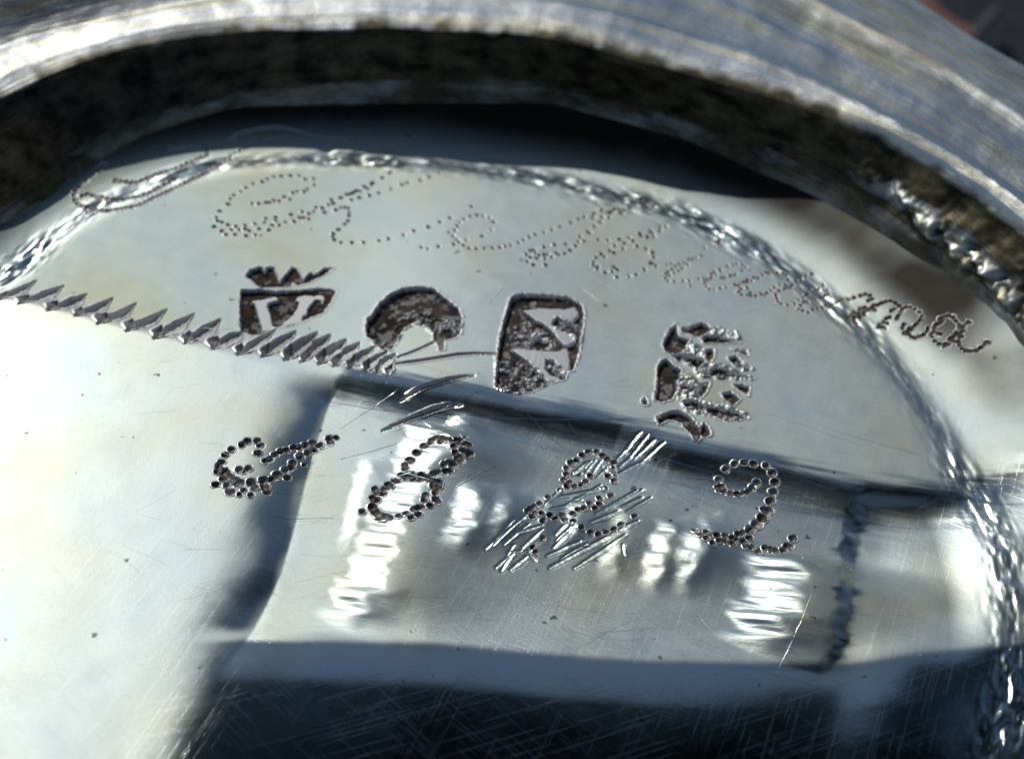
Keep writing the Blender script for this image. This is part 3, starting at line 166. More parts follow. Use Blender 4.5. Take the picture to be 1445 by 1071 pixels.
def foot_material():
    m, n, l, p = new_mat("tarnished_silver")
    def attr(k):
        a = n.new("ShaderNodeAttribute"); a.attribute_name = k; return a.outputs['Fac']
    tn, gr = attr("tarnish"), attr("matte")
    v = mapping(n, l, (1, 1, 1))
    def turned(sa, sv):      # noise drawn out along the turning direction
        c = n.new("ShaderNodeCombineXYZ")
        l.new(math_(n, l, 'MULTIPLY', attr("arc"), sa), c.inputs[0]); l.new(math_(n, l, 'MULTIPLY', attr("across"), sv), c.inputs[1]); return c.outputs[0]
    f1 = noise(n, l, turned(1.6, 5), 1.0, 5, .6); f2 = noise(n, l, turned(5, 9), 1.0, 5, .6); f3 = noise(n, l, v, 1.5, 3, .5)
    st = noise(n, l, turned(1.5, 60), 1.0, 5, .7); st2 = noise(n, l, turned(.8, 14), 1.0, 4, .6); f4 = noise(n, l, v, 40, 4, .7)
    t = math_(n, l, 'ADD', tn, math_(n, l, 'MULTIPLY', math_(n, l, 'SUBTRACT', f1, .5), .9))
    t = math_(n, l, 'ADD', t, math_(n, l, 'MULTIPLY', math_(n, l, 'SUBTRACT', f2, .5), .6))
    t = math_(n, l, 'ADD', t, math_(n, l, 'MULTIPLY', math_(n, l, 'SUBTRACT', st, .5), .25))
    t = ramp(n, l, t, [(.25, (0, 0, 0)), (.70, (1, 1, 1))])
    brown = mixc(n, l, ramp(n, l, f2, [(.38, (0, 0, 0)), (.72, (1, 1, 1))]), (.016, .013, .008), (.20, .165, .10))
    sil = ramp(n, l, st2, [(.34, (.74, .80, .82)), (.5, (.86, .86, .82)), (.66, (.78, .71, .48))])
    l.new(mixc(n, l, t, sil, brown), p.inputs['Base Color'])
    l.new(math_(n, l, 'SUBTRACT', 1.0, math_(n, l, 'MULTIPLY', t, .3)), p.inputs['Metallic'])
    ro = math_(n, l, 'ADD', gr, math_(n, l, 'MULTIPLY', math_(n, l, 'SUBTRACT', st2, .5), .35))
    l.new(ro, p.inputs['Roughness'])
    b1 = bump(n, l, st, .8, .0035); b2 = bump(n, l, f2, .5, .010, b1); b3 = bump(n, l, f4, .3, .002, b2)
    l.new(b3, p.inputs['Normal'])
    return m
def plain_material(name, col, rough, sheen=0.0, scale=6, var=.4):
    m, n, l, p = new_mat(name)
    v = mapping(n, l, (1, 1, 1)); f = noise(n, l, v, scale, 6, .7)
    c2 = tuple(min(1, c * (1 + var) + .004) for c in col); c1 = tuple(c * (1 - var) for c in col)
    l.new(mixc(n, l, ramp(n, l, f, [(.35, (0, 0, 0)), (.65, (1, 1, 1))]), c1, c2), p.inputs['Base Color'])
    p.inputs['Roughness'].default_value = rough
    l.new(bump(n, l, noise(n, l, v, scale * 9, 3, .6), .5, .02), p.inputs['Normal'])
    return m
M_PLATE = plate_material()
M_MARK = mark_material("hallmark_silver", (.022, .017, .013))
M_PIT = mark_material("punched_silver", (.042, .033, .025), 90, (.12, .085, .06))
M_FOOT = foot_material()
M_TABLE = plain_material("dark_cloth", (.012, .015, .022), .8, scale=2.5, var=.8)
M_PINK = plain_material("pink_cloth", (.30, .13, .11), .8, scale=3)
M_STRAP = plain_material("grey_cord", (.10, .11, .12), .6)
M_NAVY = plain_material("phone_blue", (.20, .33, .50), .7, var=.3)  # blue picked so the unseen phone mirrors as navy
M_NAVY.node_tree.nodes["Principled BSDF"].inputs["Specular IOR Level"].default_value = .2
M_HELPER_BLACK = plain_material("helper_black", (.005, .007, .012), .8)  # for the added shade blocker and black reflection slab
M_HELPER_BLACK.node_tree.nodes["Principled BSDF"].inputs["Specular IOR Level"].default_value = .1

# ------------------------------------------------------------------ helpers
def mesh_obj(name, co, faces, mat, parent=None, attrs=None, smooth=True):
    me = bpy.data.meshes.new(name)
    co = np.asarray(co, dtype=np.float32)
    if isinstance(faces, np.ndarray) and faces.ndim == 2:
        nf, k = faces.shape
        me.vertices.add(len(co)); me.vertices.foreach_set("co", co.ravel())
        me.loops.add(nf * k); me.loops.foreach_set("vertex_index", faces.astype(np.int32).ravel())
        me.polygons.add(nf)
        me.polygons.foreach_set("loop_start", np.arange(0, nf * k, k, dtype=np.int32))
        me.polygons.foreach_set("loop_total", np.full(nf, k, dtype=np.int32))
        me.update(calc_edges=True)
    else:
        me.from_pydata([tuple(c) for c in co], [], faces)
    if smooth: me.polygons.foreach_set("use_smooth", np.ones(len(me.polygons), dtype=bool))
    for an, v in (attrs or {}).items():
        a = me.attributes.new(an, 'FLOAT', 'POINT'); a.data.foreach_set("value", np.asarray(v, dtype=np.float32).ravel())
    me.materials.append(mat); me.validate()
    o = bpy.data.objects.new(name, me); C.objects.link(o)
    if parent: o.parent = parent
    return o
def grid_faces(ny, nx, keep=None):
    i = np.arange(ny * nx).reshape(ny, nx)
    f = np.stack([i[:-1, :-1], i[:-1, 1:], i[1:, 1:], i[1:, :-1]], -1).reshape(-1, 4)
    if keep is not None:
        k = keep; kk = (k[:-1, :-1] & k[:-1, 1:] & k[1:, 1:] & k[1:, :-1]).ravel(); f = f[kk]
    return f
def compact(co, f, *arrs):
    used = np.unique(f); mp = np.full(len(co), -1, dtype=np.int64); mp[used] = np.arange(len(used))
    return co[used], mp[f], [a.ravel()[used] for a in arrs]
_T = np.random.default_rng(3).random((256, 256))
def vnoise(x, y):
    xi = np.floor(x).astype(int); yi = np.floor(y).astype(int); u = x - xi; v = y - yi
    u = u * u * u * (u * (u * 6 - 15) + 10); v = v * v * v * (v * (v * 6 - 15) + 10)
    g = lambda a, b: _T[a & 255, b & 255]
    return ((g(xi, yi) * (1 - u) + g(xi + 1, yi) * u) * (1 - v) + (g(xi, yi + 1) * (1 - u) + g(xi + 1, yi + 1) * u) * v) * 2 - 1
def fbm(x, y, n=3):
    s = 0; a = 1.0
    for k in range(n): s = s + a * vnoise(x * 2 ** k + 17 * k, y * 2 ** k + 5 * k); a *= .5
    return s
def S01(t): t = np.clip(t, 0, 1); return t * t * (3 - 2 * t)
def poly_sd(X, Y, poly):
    """signed distance to a closed outline, negative inside"""
    p = np.array(poly); q = np.roll(p, -1, 0); d2 = np.full(X.shape, 1e9); ins = np.zeros(X.shape, bool)
    for (ax, ay), (bx, by) in zip(p, q):
        ex, ey = bx - ax, by - ay; wx, wy = X - ax, Y - ay
        t = np.clip((wx * ex + wy * ey) / (ex * ex + ey * ey + 1e-12), 0, 1)
        d2 = np.minimum(d2, (wx - t * ex) ** 2 + (wy - t * ey) ** 2)
        c = ((ay <= Y) & (by > Y)) | ((by <= Y) & (ay > Y))
        ins ^= c & (X < ax + (Y - ay) * ex / (ey if abs(ey) > 1e-12 else 1e-12))
    d = np.sqrt(d2); return np.where(ins, -d, d)
def line_q(X, Y, pts):
    """distance to a tapering polyline divided by its local half width"""
    q = np.full(X.shape, 1e9)
    for (ax, ay, aw), (bx, by, bw) in zip(pts[:-1], pts[1:]):
        ex, ey = bx - ax, by - ay; wx, wy = X - ax, Y - ay
        t = np.clip((wx * ex + wy * ey) / (ex * ex + ey * ey + 1e-12), 0, 1)
        q = np.minimum(q, np.hypot(wx - t * ex, wy - t * ey) / np.maximum(aw + t * (bw - aw), 1e-4))
    return q
def open_sd(X, Y, pts):
    """signed distance to an open polyline: positive to the right of its direction"""
    best = np.full(X.shape, 1e9); sg = np.ones(X.shape)
    for k in range(len(pts) - 1):
        (ax, ay), (bx, by) = pts[k], pts[k + 1]
        ex, ey = bx - ax, by - ay; wx, wy = X - ax, Y - ay
        t = (wx * ex + wy * ey) / (ex * ex + ey * ey)
        lo = -9 if k == 0 else 0; hi = 9 if k == len(pts) - 2 else 1
        t = np.clip(t, lo, hi)
        d = np.hypot(wx - t * ex, wy - t * ey)
        c = wx * ey - wy * ex
        m = d < best; best = np.where(m, d, best); sg = np.where(m, np.sign(c), sg)
    return best * sg
def ptab(table, default, th):
    a = np.array([t[0] for t in table]); r = np.array([t[1] for t in table])
    a = np.r_[-180, a[0] - 40, a, a[-1] + 30, 180]; r = np.r_[default, default, r, default, default]
    if np.any(np.diff(a) <= 0): o = np.argsort(a, kind='stable'); a, r = a[o], r[o]
    # smooth the table so that the circle has no corners
    g = np.linspace(-180, 180, 721); v = np.interp(g, a, r)
    kx = np.exp(-(np.arange(-12, 13) / 6.0) ** 2); kx /= kx.sum()
    v = np.convolve(np.r_[v[-13:-1], v, v[1:13]], kx, mode='valid')
    return np.interp(th, g, v)

# ------------------------------------------------------------------ relief of the base plate
def ring_coords(X, Y):
    th = np.degrees(np.arctan2(Y, X)); r = np.hypot(X, Y)
    return th, r, r - ptab(RING, 2.5, th)
def base_height(X, Y):
    th, r, s = ring_coords(X, Y)
    sp = np.maximum(s, 0)
    z = .10 * sp + .45 * sp * sp
    xd = X / 2.5 - .4
    z = z + 2.5 * (.062 * xd ** 2 / (1 + (xd / 1.6) ** 2) - .02)
    # beaten ring: a low ridge broken into hammer facets
    band = np.exp(-((s - .012) / .042) ** 2)
    lively = .85 + 1.3 * S01((th - 25) / 60)
    arc = np.radians(th) * 2.5
    broken = .55 + .45 * np.clip(fbm(arc / .35 + 3, s * 0 + 2, 2) * 1.6, -1, 1)
    z = z + .005 * band * broken
    wide = np.exp(-((s + .01 + .02 * vnoise(arc / .3, s * 0)) / .072) ** 2)
    z = z + lively * (band * broken * .0050 * vnoise(arc / .13 + 40, s / .05 + 20) + wide * (.4 + 1.2 * np.clip(vnoise(arc / .4 + 6, s * 0 + 4) + .4, 0, 1)) * .0036 * fbm(arc / .085 + 9, s / .030 + 3, 2))
    # slow unevenness of hand-raised sheet
    z = z + .012 * vnoise(X / 1.3 + 5, Y / 1.3 + 9) + .0007 * fbm(X / .22 + 50, Y / .22 + 60, 2)
    inside = S01(-s / .25)
    dl = open_sd(X, Y, EDGE_LEFT)      # positive on the viewer's-left? fixed below
    dt = open_sd(X, Y, EDGE_TOP)
    dr = open_sd(X, Y, EDGE_RIGHT)
    low = open_sd(X, Y, EDGE_LOW)
    dl, dt, dr = -dl, dt, -dr          # right of left edge, below top edge, right of right edge
    below = S01((dt + .04) / .13)
    z = z - inside * below * .034 * np.clip((dl + .30) / .33, 0, 1) ** 2.6 * S01((dt + .02) / .2) * S01((.22 - low) / .45) - S01(-s / .5) * below * .016 * S01((dr + .03 + .03 * fbm(X / .2, Y / .09, 2)) / .09) * S01((.1 - low) / .25)
    # raised left field, tipped a little to the left
    z = z + inside * below * .03 * .12 * np.log1p(np.exp(np.clip(-dl / .12, -30, 30)))
    # right field rises again towards the ring
    z = z + S01((dt - .02) / .4) * .13 * .32 * np.tanh(.03 * np.log1p(np.exp(np.clip((dr - .10) / .03, -30, 30))) / .32)
    for (ax, ay), (bx, by), wd, amp in DENTS:
        ex, ey = bx - ax, by - ay; ln = math.hypot(ex, ey); ex /= ln; ey /= ln
        wx, wy = X - ax, Y - ay; v = wx * ex + wy * ey; u = wx * (-ey) + wy * ex
        if -ey < 0: u = -u
        uu = u / wd
        uu = uu + S01((1.6 - uu) / .8) * (.16 * fbm(v / .06 + ax * 7, uu * .6 + 2.5, 3))
        prof = np.where(uu < 1, S01(uu), np.exp(-((uu - 1) / 1.6) ** 2))
        sw = .09 + .12 * S01(uu - .7)
        win = S01((v + sw * .5) / sw) * S01((ln + .06 - v) / (.10 + sw))
        z = z + amp * wd * .20 * prof * win
    return z
def base_attrs(X, Y):
    th, r, s = ring_coords(X, Y)
    dl = -open_sd(X, Y, EDGE_LEFT); dt = open_sd(X, Y, EDGE_TOP); dr = -open_sd(X, Y, EDGE_RIGHT)
    dz = open_sd(X, Y, ZIG)
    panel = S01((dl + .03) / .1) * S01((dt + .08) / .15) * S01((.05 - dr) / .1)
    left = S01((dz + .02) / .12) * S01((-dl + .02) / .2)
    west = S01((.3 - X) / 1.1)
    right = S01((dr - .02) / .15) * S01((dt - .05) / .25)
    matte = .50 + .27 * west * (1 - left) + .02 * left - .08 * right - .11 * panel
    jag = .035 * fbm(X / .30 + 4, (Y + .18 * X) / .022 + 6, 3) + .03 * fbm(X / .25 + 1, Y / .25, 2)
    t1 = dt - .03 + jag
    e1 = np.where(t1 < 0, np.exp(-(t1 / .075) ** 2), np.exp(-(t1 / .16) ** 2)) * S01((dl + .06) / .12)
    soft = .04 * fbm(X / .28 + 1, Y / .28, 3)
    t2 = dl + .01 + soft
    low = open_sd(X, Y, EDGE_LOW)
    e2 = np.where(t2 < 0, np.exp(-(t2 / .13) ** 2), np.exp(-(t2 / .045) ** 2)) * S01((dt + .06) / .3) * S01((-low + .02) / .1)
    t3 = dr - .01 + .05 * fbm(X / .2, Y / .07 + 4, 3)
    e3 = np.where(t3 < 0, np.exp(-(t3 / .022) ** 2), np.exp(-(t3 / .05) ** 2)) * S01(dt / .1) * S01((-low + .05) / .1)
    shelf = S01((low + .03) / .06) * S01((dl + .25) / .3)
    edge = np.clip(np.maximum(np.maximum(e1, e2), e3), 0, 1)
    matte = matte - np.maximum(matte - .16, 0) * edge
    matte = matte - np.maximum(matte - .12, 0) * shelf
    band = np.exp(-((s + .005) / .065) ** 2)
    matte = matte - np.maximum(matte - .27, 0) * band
    film = S01((s - .05) / .3) * np.clip(.45 + .52 * S01((th - 20) / 22) + .25 * fbm(X / .5 + 3, Y / .5 + 8, 3), 0, .97)  # brownish film; far side darkened in colour to extend the rim shadow
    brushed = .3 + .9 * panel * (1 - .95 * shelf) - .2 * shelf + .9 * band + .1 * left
    return matte, brushed, film

# marks: every one is a patch of its own let into the plate
EPS = .0007
class Mark: pass
MARKS = []
def add_mark(name, poly_or_line, kind, **kw):
    m = Mark(); m.name = name; m.kind = kind; m.geo = poly_or_line; m.__dict__.update(kw)
    if kind == 'stamp': pts = np.array([p for q in poly_or_line['rec'] for p in q])
    else: pts = np.array(poly_or_line)[:, :2]
    pad = .05; m.x0, m.y0 = pts.min(0)[:2] - pad; m.x1, m.y1 = pts.max(0)[:2] + pad
    MARKS.append(m); return m
def mark_relief(m, X, Y):
    """returns height offset, reach (<=0 inside the patch), tarnish"""
    if m.kind == 'stamp':
        sd = np.full(X.shape, 1e9)
        for p in m.geo['rec']: sd = np.minimum(sd, poly_sd(X, Y, p))
        rough_edge = .004 * fbm(X / .012, Y / .012, 2)
        sd = sd + rough_edge
        u = np.clip((X - m.x0) / (m.x1 - m.x0), 0, 1)
        dep = m.depth * (1 - m.fade * u)
        k = S01((-sd + .003) / .011)
        if m.geo['isl']:
            si = np.full(X.shape, 1e9)
            for p in m.geo['isl']: si = np.minimum(si, poly_sd(X, Y, p))
            si = si + rough_edge * .6
            k = k * (1 - .97 * S01((-si + .003) / .011))
        z = -dep * k + .0013 * np.exp(-((sd - .006) / .005) ** 2)
        z = z + k * .0022 * fbm(X / .03, Y / .03, 3)
        tarn = S01((k - .45) / .35) * (1 - .32 * S01((fbm(X / .035 + 3, Y / .035 + 1, 3) - .30) / .3))
        if m.geo['deb']:
            sb = np.full(X.shape, 1e9)
            for p in m.geo['deb']: sb = np.minimum(sb, poly_sd(X, Y, p))
            b = S01((-sb + .02) / .03); nz = fbm(X / .022 + 7, Y / .022, 3)
            z = z + b * np.maximum(.013 * nz + .003, 0)
            z = z + b * .004 * vnoise(X / .008, Y / .008)
            tarn = tarn * (1 - b * S01((nz - .02) / .3) * .7)
        return z, sd - .014, tarn
    q = line_q(X, Y, m.geo)
    if m.kind == 'cut':
        (ax, ay, _), (bx, by, _) = m.geo[0], m.geo[-1]
        ex, ey = bx - ax, by - ay; ln = math.hypot(ex, ey); ex /= ln; ey /= ln
        if ey < 0: ex, ey = -ex, -ey
        sg = np.sign((X - ax) * ey - (Y - ay) * ex) * q       # left bank -1, right bank +1
        v = np.where(sg < m.valley, (sg + 1) / (1 + m.valley), (1 - sg) / (1 - m.valley))
        z = np.where(q < 1, -np.clip(v, 0, 1) * m.depth, 0) + m.lip * np.exp(-((q - 1.12) / .2) ** 2)
        wm = max(p[2] for p in m.geo)
        if hasattr(m, 'grit'): z = z + np.where(q < 1.15, m.grit * fbm(X / .014, Y / .014, 2), 0)
        return z, (q - 1.5) * wm - .006, m.tarn * S01((1.0 - q) / .3)
    (ax, ay, _), (bx, by, _) = m.geo[0], m.geo[-1]
    ex, ey = bx - ax, by - ay; ln = math.hypot(ex, ey); ex /= ln; ey /= ln
    if ey < 0 or (ey == 0 and ex < 0): ex, ey = -ex, -ey
    side = ((X - ax) * ey - (Y - ay) * ex) / m.geo[1][2]          # runs from the left bank to the right bank
    z = np.where(q < 1.15, (np.clip(side, -1.2, 1.2) - .6) * m.depth * .55 * S01((1.25 - q) / .7), 0)   # scrape: cut deep on its left bank
    z = z + np.where(q < 1.1, .0005 * vnoise(X / .012, Y / .012), 0)
    return z, (q - 1.7) * m.geo[1][2], X * 0
def all_marks(X, Y, skip=None):
    return None
for n_, g in HALLMARKS:
    dep, fade = {'initials': (.030, .75), 'crown': (.026, .55), 'arch': (.034, .35), 'lion': (.034, .45), 'lower_lion': (.030, .45), 'claw': (.028, .2), 'nick': (.02, 0), 'drill_hole': (.02, 0)}[n_]
    add_mark(n_, g, 'stamp', depth=dep, fade=fade)
for c in CUTS: add_mark('cut', c, 'cut', depth=.018, lip=.003, tarn=.6, valley=-.3)
for c in TEETH:
    wm = max(p[2] for p in c); lower = len(c) == 3
    k_ = random.uniform(.7, 1.25); c = [(p[0] + random.gauss(0, .003), p[1] + random.gauss(0, .003), p[2] * random.uniform(.85, 1.2)) for p in c]
    add_mark('tooth', c, 'cut', depth=wm * k_ * (.85 if lower else .7), lip=.12 * wm, tarn=.5 if lower else random.uniform(.05, .3), valley=(.35 if lower else -.45) + random.gauss(0, .15), grit=.10 * wm)
for a, b in SCRAPES:
    wd = .0100 * random.uniform(.7, 1.3)
    add_mark('scrape', [(a[0], a[1], wd * .8), ((a[0] + b[0]) / 2, (a[1] + b[1]) / 2, wd), (b[0], b[1], wd * .55)], 'scrape', depth=.007, lip=.006)

def composite(X, Y, marks):
    """plate relief with the given marks cut in"""
    z = X * 0; reach = X * 0 + 9; tarn = X * 0
    for m in marks:
        win = (X[0] >= m.x0) & (X[0] <= m.x1); wiy = (Y[:, 0] >= m.y0) & (Y[:, 0] <= m.y1)
        if not win.any() or not wiy.any(): continue
        ix = np.where(win)[0]; iy = np.where(wiy)[0]; sl = (slice(iy[0], iy[-1] + 1), slice(ix[0], ix[-1] + 1))
        dz, rc, tr = mark_relief(m, X[sl], Y[sl])
        zz = z[sl]; lo = np.minimum(zz, dz); hi = np.maximum(zz, dz)
        z[sl] = np.where(lo < -.0015, lo, hi)
        reach[sl] = np.minimum(reach[sl], rc); tarn[sl] = np.maximum(tarn[sl], tr)
    return z, reach, tarn

# ------------------------------------------------------------------ the vessel
vessel = bpy.data.objects.new("silver_beaker", None); C.objects.link(vessel); vessel.location = (0, 0, 0)
vessel['label'] = "worn silver vessel lying upside down with hallmarks and the punched date 1822 on its base"
vessel['category'] = "silver vessel"

# base plate: one sheet, fine where it can be seen closely
RMAX = 3.06
def axis(lo, hi, fine_lo, fine_hi, step):
    a = np.arange(fine_lo, fine_hi, step)
    l = fine_lo - np.cumsum(step * 1.12 ** np.arange(1, 60)); l = l[l > lo]
    h = fine_hi + np.cumsum(step * 1.12 ** np.arange(1, 60)); h = h[h < hi]
    return np.r_[lo, l[::-1], a, h, hi]
xs = axis(-RMAX, RMAX, -2.45, 2.98, .0056); ys = axis(-RMAX, RMAX, -1.25, 2.95, .0062)
X, Y = np.meshgrid(xs, ys)
Zb = base_height(X, Y)
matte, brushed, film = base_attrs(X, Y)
dz, reach, tr = composite(X, Y, MARKS)
Zp = Zb + dz - np.where(reach < -.0085, .005, 0)
# pits under the punched dots
def sink(Zp, cx, cy, R, k=1.1):
    ix = np.searchsorted(xs, [cx - R, cx + R]); iy = np.searchsorted(ys, [cy - R, cy + R])
    sl = (slice(iy[0], iy[1]), slice(ix[0], ix[1]))
    q = np.hypot(X[sl] - cx, Y[sl] - cy) / R
    Zp[sl] = np.minimum(Zp[sl], Zb[sl] - k * R * S01((1 - q) / .5))
for n_, pts in DIGITS:
    for x, y, R in pts: sink(Zp, x, y, R)
for n_, pts, R, dk in LETTERS:
    for x, y in pts: sink(Zp, x, y, R, .8)
keep = np.hypot(X, Y) < RMAX - .002
co = np.stack([X, Y, Zp], -1).reshape(-1, 3); f = grid_faces(*X.shape, keep)
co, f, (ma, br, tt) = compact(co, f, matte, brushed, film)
plate = mesh_obj("base_plate", co, f, M_PLATE, vessel, {'matte': ma, 'brushed': br, 'tarnish': tt})  # tarnish here includes the shade painted on the fillet

# patches of the marks
def patch(m, name, mat, parent, step, idx):
    nx = int((m.x1 - m.x0) / step) + 2; ny = int((m.y1 - m.y0) / step) + 2
    Xp, Yp = np.meshgrid(np.linspace(m.x0, m.x1, nx), np.linspace(m.y0, m.y1, ny))
    near = [o for o in MARKS if o.x0 < m.x1 and o.x1 > m.x0 and o.y0 < m.y1 and o.y1 > m.y0]
    dz, _, tr = composite(Xp, Yp, near)
    _, rc, _ = mark_relief(m, Xp, Yp)
    zz = base_height(Xp, Yp) + dz + EPS + .00023 * (idx % 7)
    f = grid_faces(ny, nx, rc < 0)
    if len(f) == 0: return None
    co, f, (t_,) = compact(np.stack([Xp, Yp, zz], -1).reshape(-1, 3), f, tr)
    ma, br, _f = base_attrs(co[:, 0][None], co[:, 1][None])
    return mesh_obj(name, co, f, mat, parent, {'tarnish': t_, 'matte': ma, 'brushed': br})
LAB = {'initials': "square stamp with raised initials beneath a crown", 'crown': "stamped crown with brown tarnish above the initials",
       'arch': "arched stamp with brown tarnished recess at the end of the zigzag line", 'lion': "tall rectangular stamp with dark left and top edges",
       'lower_lion': "ragged stamp of dark blotches to the right of the rectangular one", 'claw': "small dark hooked stamp below the ragged stamp",
       'nick': "tiny dark nick beside the ragged stamp", 'drill_hole': "lone dark pit above the punched name"}
zig = bpy.data.objects.new("zigzag_line", None); C.objects.link(zig); zig.parent = vessel
for i, m in enumerate(MARKS):
    if m.kind == 'stamp':
        o = patch(m, {'nick': 'nick', 'drill_hole': 'pit'}.get(m.name, 'hallmark'), M_MARK, vessel, .0027, i); o['label'] = LAB[m.name]
    elif m.name == 'cut': patch(m, "engraved_cut", M_MARK, vessel, .004, i)
    elif m.name == 'tooth': patch(m, "gouge", M_MARK, zig, .003, i)
    else: patch(m, "scrape_mark", M_PLATE, vessel, .0028, i)

# punched dots: each pit is a mesh of its own, trimmed where a neighbouring pit cuts into it
def prof_of(depth, lip): return [(1.38, -.06), (1.2, lip * .4), (1.06, lip), (.92, -.1), (.56, -.6 * depth / .85), (.26, -depth * .93)]
def pit_depth(q, depth):
    return np.interp(q, [0, .26, .56, .92, 1.0], [-depth, -depth * .93, -.6 * depth / .85, -.1, 0])
def surf(x, y):
    h = .01; p = base_height(np.array([[x, x + h, x]]), np.array([[y, y, y + h]]))[0]
    nrm = Vector((-(p[1] - p[0]) / h, -(p[2] - p[0]) / h, 1)).normalized(); return p[0], nrm
def crater(idx, pts, depth, lip, n=16):
    """vertices (world), faces and tarnish of dot number idx of a figure"""
    x, y, R = pts[idx]; r = np.random.default_rng(idx + 11); vs = []; tn = []; tone = r.uniform(.55, 1.0); deep = r.uniform(.6, 1.1); depth_i = depth * deep; lip = lip * r.uniform(.4, 2.0)
    el, ea = r.uniform(.84, 1.0), r.uniform(0, 3.14); sx_, sy_ = r.normal(0, .10, 2)
    pr = prof_of(depth_i, lip)
    for j, (rr, zz) in enumerate(pr):
        for i in range(n):
            a = i * 2 * math.pi / n; k = 1 + (.07 * r.standard_normal() if j in (1, 2, 3) else 0)
            vs.append((rr * k * R * math.cos(a), rr * k * R * math.sin(a), (zz + (.03 * r.standard_normal() if j == 2 else 0)) * R)); tn.append((0, .05, .45, 1, 1, 1)[j] * tone)
    vs.append((0, 0, -depth_i * R)); tn.append(tone)
    vs = np.array(vs)
    ca, sa = math.cos(ea), math.sin(ea); u_x = vs[:, 0] * ca + vs[:, 1] * sa; u_y = (-vs[:, 0] * sa + vs[:, 1] * ca) * el
    vs[:, 0] = u_x * ca - u_y * sa; vs[:, 1] = u_x * sa + u_y * ca
    low_ = np.clip(-vs[:, 2] / R, 0, 1); vs[:, 0] += sx_ * R * low_ * 2; vs[:, 1] += sy_ * R * low_ * 2      # the punch leaned a little
    for j, (x2, y2, R2) in enumerate(pts):
        if j == idx or math.hypot(x2 - x, y2 - y) > (R + R2) * 1.4: continue
        q = np.hypot(vs[:, 0] + x - x2, vs[:, 1] + y - y2) / R2
        m = q < 1.0
        vs[m, 2] = np.minimum(vs[m, 2], pit_depth(q[m], depth) * R2 - (.0004 if j > idx else 0))
        tn = np.where(m, np.maximum(tn, S01((1 - q) / .15) * .9), tn)
    fs = []
    for j in range(len(pr) - 1):
        for i in range(n):
            a, b = j * n + i, j * n + (i + 1) % n; fs.append((a, b, b + n, a + n))
    k = (len(pr) - 1) * n
    for i in range(n): fs.append((k + i, k + (i + 1) % n, len(vs) - 1))
    z, nrm = surf(x, y)
    q = np.array(Vector((0, 0, 1)).rotation_difference(nrm).to_matrix())
    return (q @ vs.T).T, fs, np.asarray(tn), (x, y, z + .0005 + .0002 * (idx % 3))
DL = {'one': "ornate punched figure 1 with a long flourish, first of the date", 'eight': "punched figure 8 of crowded dots", 'old_two': "scraped and re-cut punched figure among bright scrape marks", 'two': "clean punched figure 2, last of the date"}
for n_, pts in DIGITS:
    pts = [(x, y, R * 1.05) for x, y, R in pts]
    d = bpy.data.objects.new("punched_digit", None); C.objects.link(d); d.parent = vessel; d['label'] = DL[n_]
    for k in range(len(pts)):
        vs, fs, tn, loc = crater(k, pts, .85, .07)
        o = mesh_obj("punch_dot", vs, fs, M_PIT, d, {'tarnish': tn, 'matte': tn * 0 + .36}); o.location = loc
name_root = bpy.data.objects.new("punched_name", None); C.objects.link(name_root); name_root.parent = vessel
name_root['label'] = "cursive name in fine dots along the upper edge of the plate"
for n_, pts, R, dk in LETTERS:
    pts = [(x, y, R * rng.uniform(.85, 1.12)) for x, y in pts]
    V, Fs, Tn = [], [], []; b = 0
    for k in range(len(pts)):
        vs, fs, tn, loc = crater(k, pts, .55, .03, 10)
        V.append(vs + np.array(loc)); Fs += [tuple(i + b for i in q_) for q_ in fs]; Tn.append(np.minimum(tn * 1.35, 1) * dk); b += len(vs)
    o = mesh_obj("flourish" if n_ == 'flourish' else "punched_letter", np.concatenate(V), Fs, M_PIT, name_root, {'tarnish': np.concatenate(Tn), 'matte': np.concatenate(Tn) * 0 + .45})
    o['kind'] = 'stuff'

# fine scratches: shallow burrs standing a hair proud of the plate
V, Fs = [], []
def scratch(a, b, wd, hgt):
    n = 14; a = np.array(a); b = np.array(b); d = (b - a) / np.linalg.norm(b - a); nn = np.array([-d[1], d[0]])
    t = np.linspace(0, 1, n); bow = (rng.random() - .5) * .05 * np.linalg.norm(b - a)
    P_ = a + np.outer(t, b - a) + np.outer(np.sin(t * math.pi) * bow, nn) + np.outer(rng.standard_normal(n) * .0012, nn)
    hw = wd * (.25 + .75 * np.sin(np.clip(t, .02, .98) * math.pi) ** .5) * (.75 + .5 * rng.random(n))
    base = sum(len(k) for k in V); rows = []
    for k, h in ((-1, -.0004), (0, hgt), (1, -.0004)):
        p = P_ + np.outer(hw * k, nn)
        z = base_height(p[:, 0][None], p[:, 1][None])[0] + h
        rows.append(np.c_[p, z])
    V.append(np.concatenate(rows))
    for r in range(2):
        for i in range(n - 1):
            Fs.append((base + r * n + i, base + r * n + i + 1, base + (r + 1) * n + i + 1, base + (r + 1) * n + i))
for a, b in SCRATCHES: scratch(a, b, .0035, .0018)
for k in range(320):
    x = rng.uniform(-1.2, 2.3); y = rng.uniform(-.6, 1.9); ln = rng.uniform(.04, .3); an = rng.choice([-.2, -.45, .5, .1]) + rng.normal(0, .22)
    if math.hypot(x, y) > 2.2: continue
    ex_, ey_ = x + ln * math.cos(an), y + ln * math.sin(an)
    if any(m.x0 - .02 < (x + (ex_ - x) * t_) < m.x1 + .02 and m.y0 - .02 < (y + (ey_ - y) * t_) < m.y1 + .02 for m in MARKS for t_ in (0, .5, 1)): continue
    scratch((x, y), (x + ln * math.cos(an), y + ln * math.sin(an)), rng.choice([.0011, .0015, .002]), .0007)
co = np.concatenate(V); ma, br, _f = base_attrs(co[:, 0][None], co[:, 1][None])
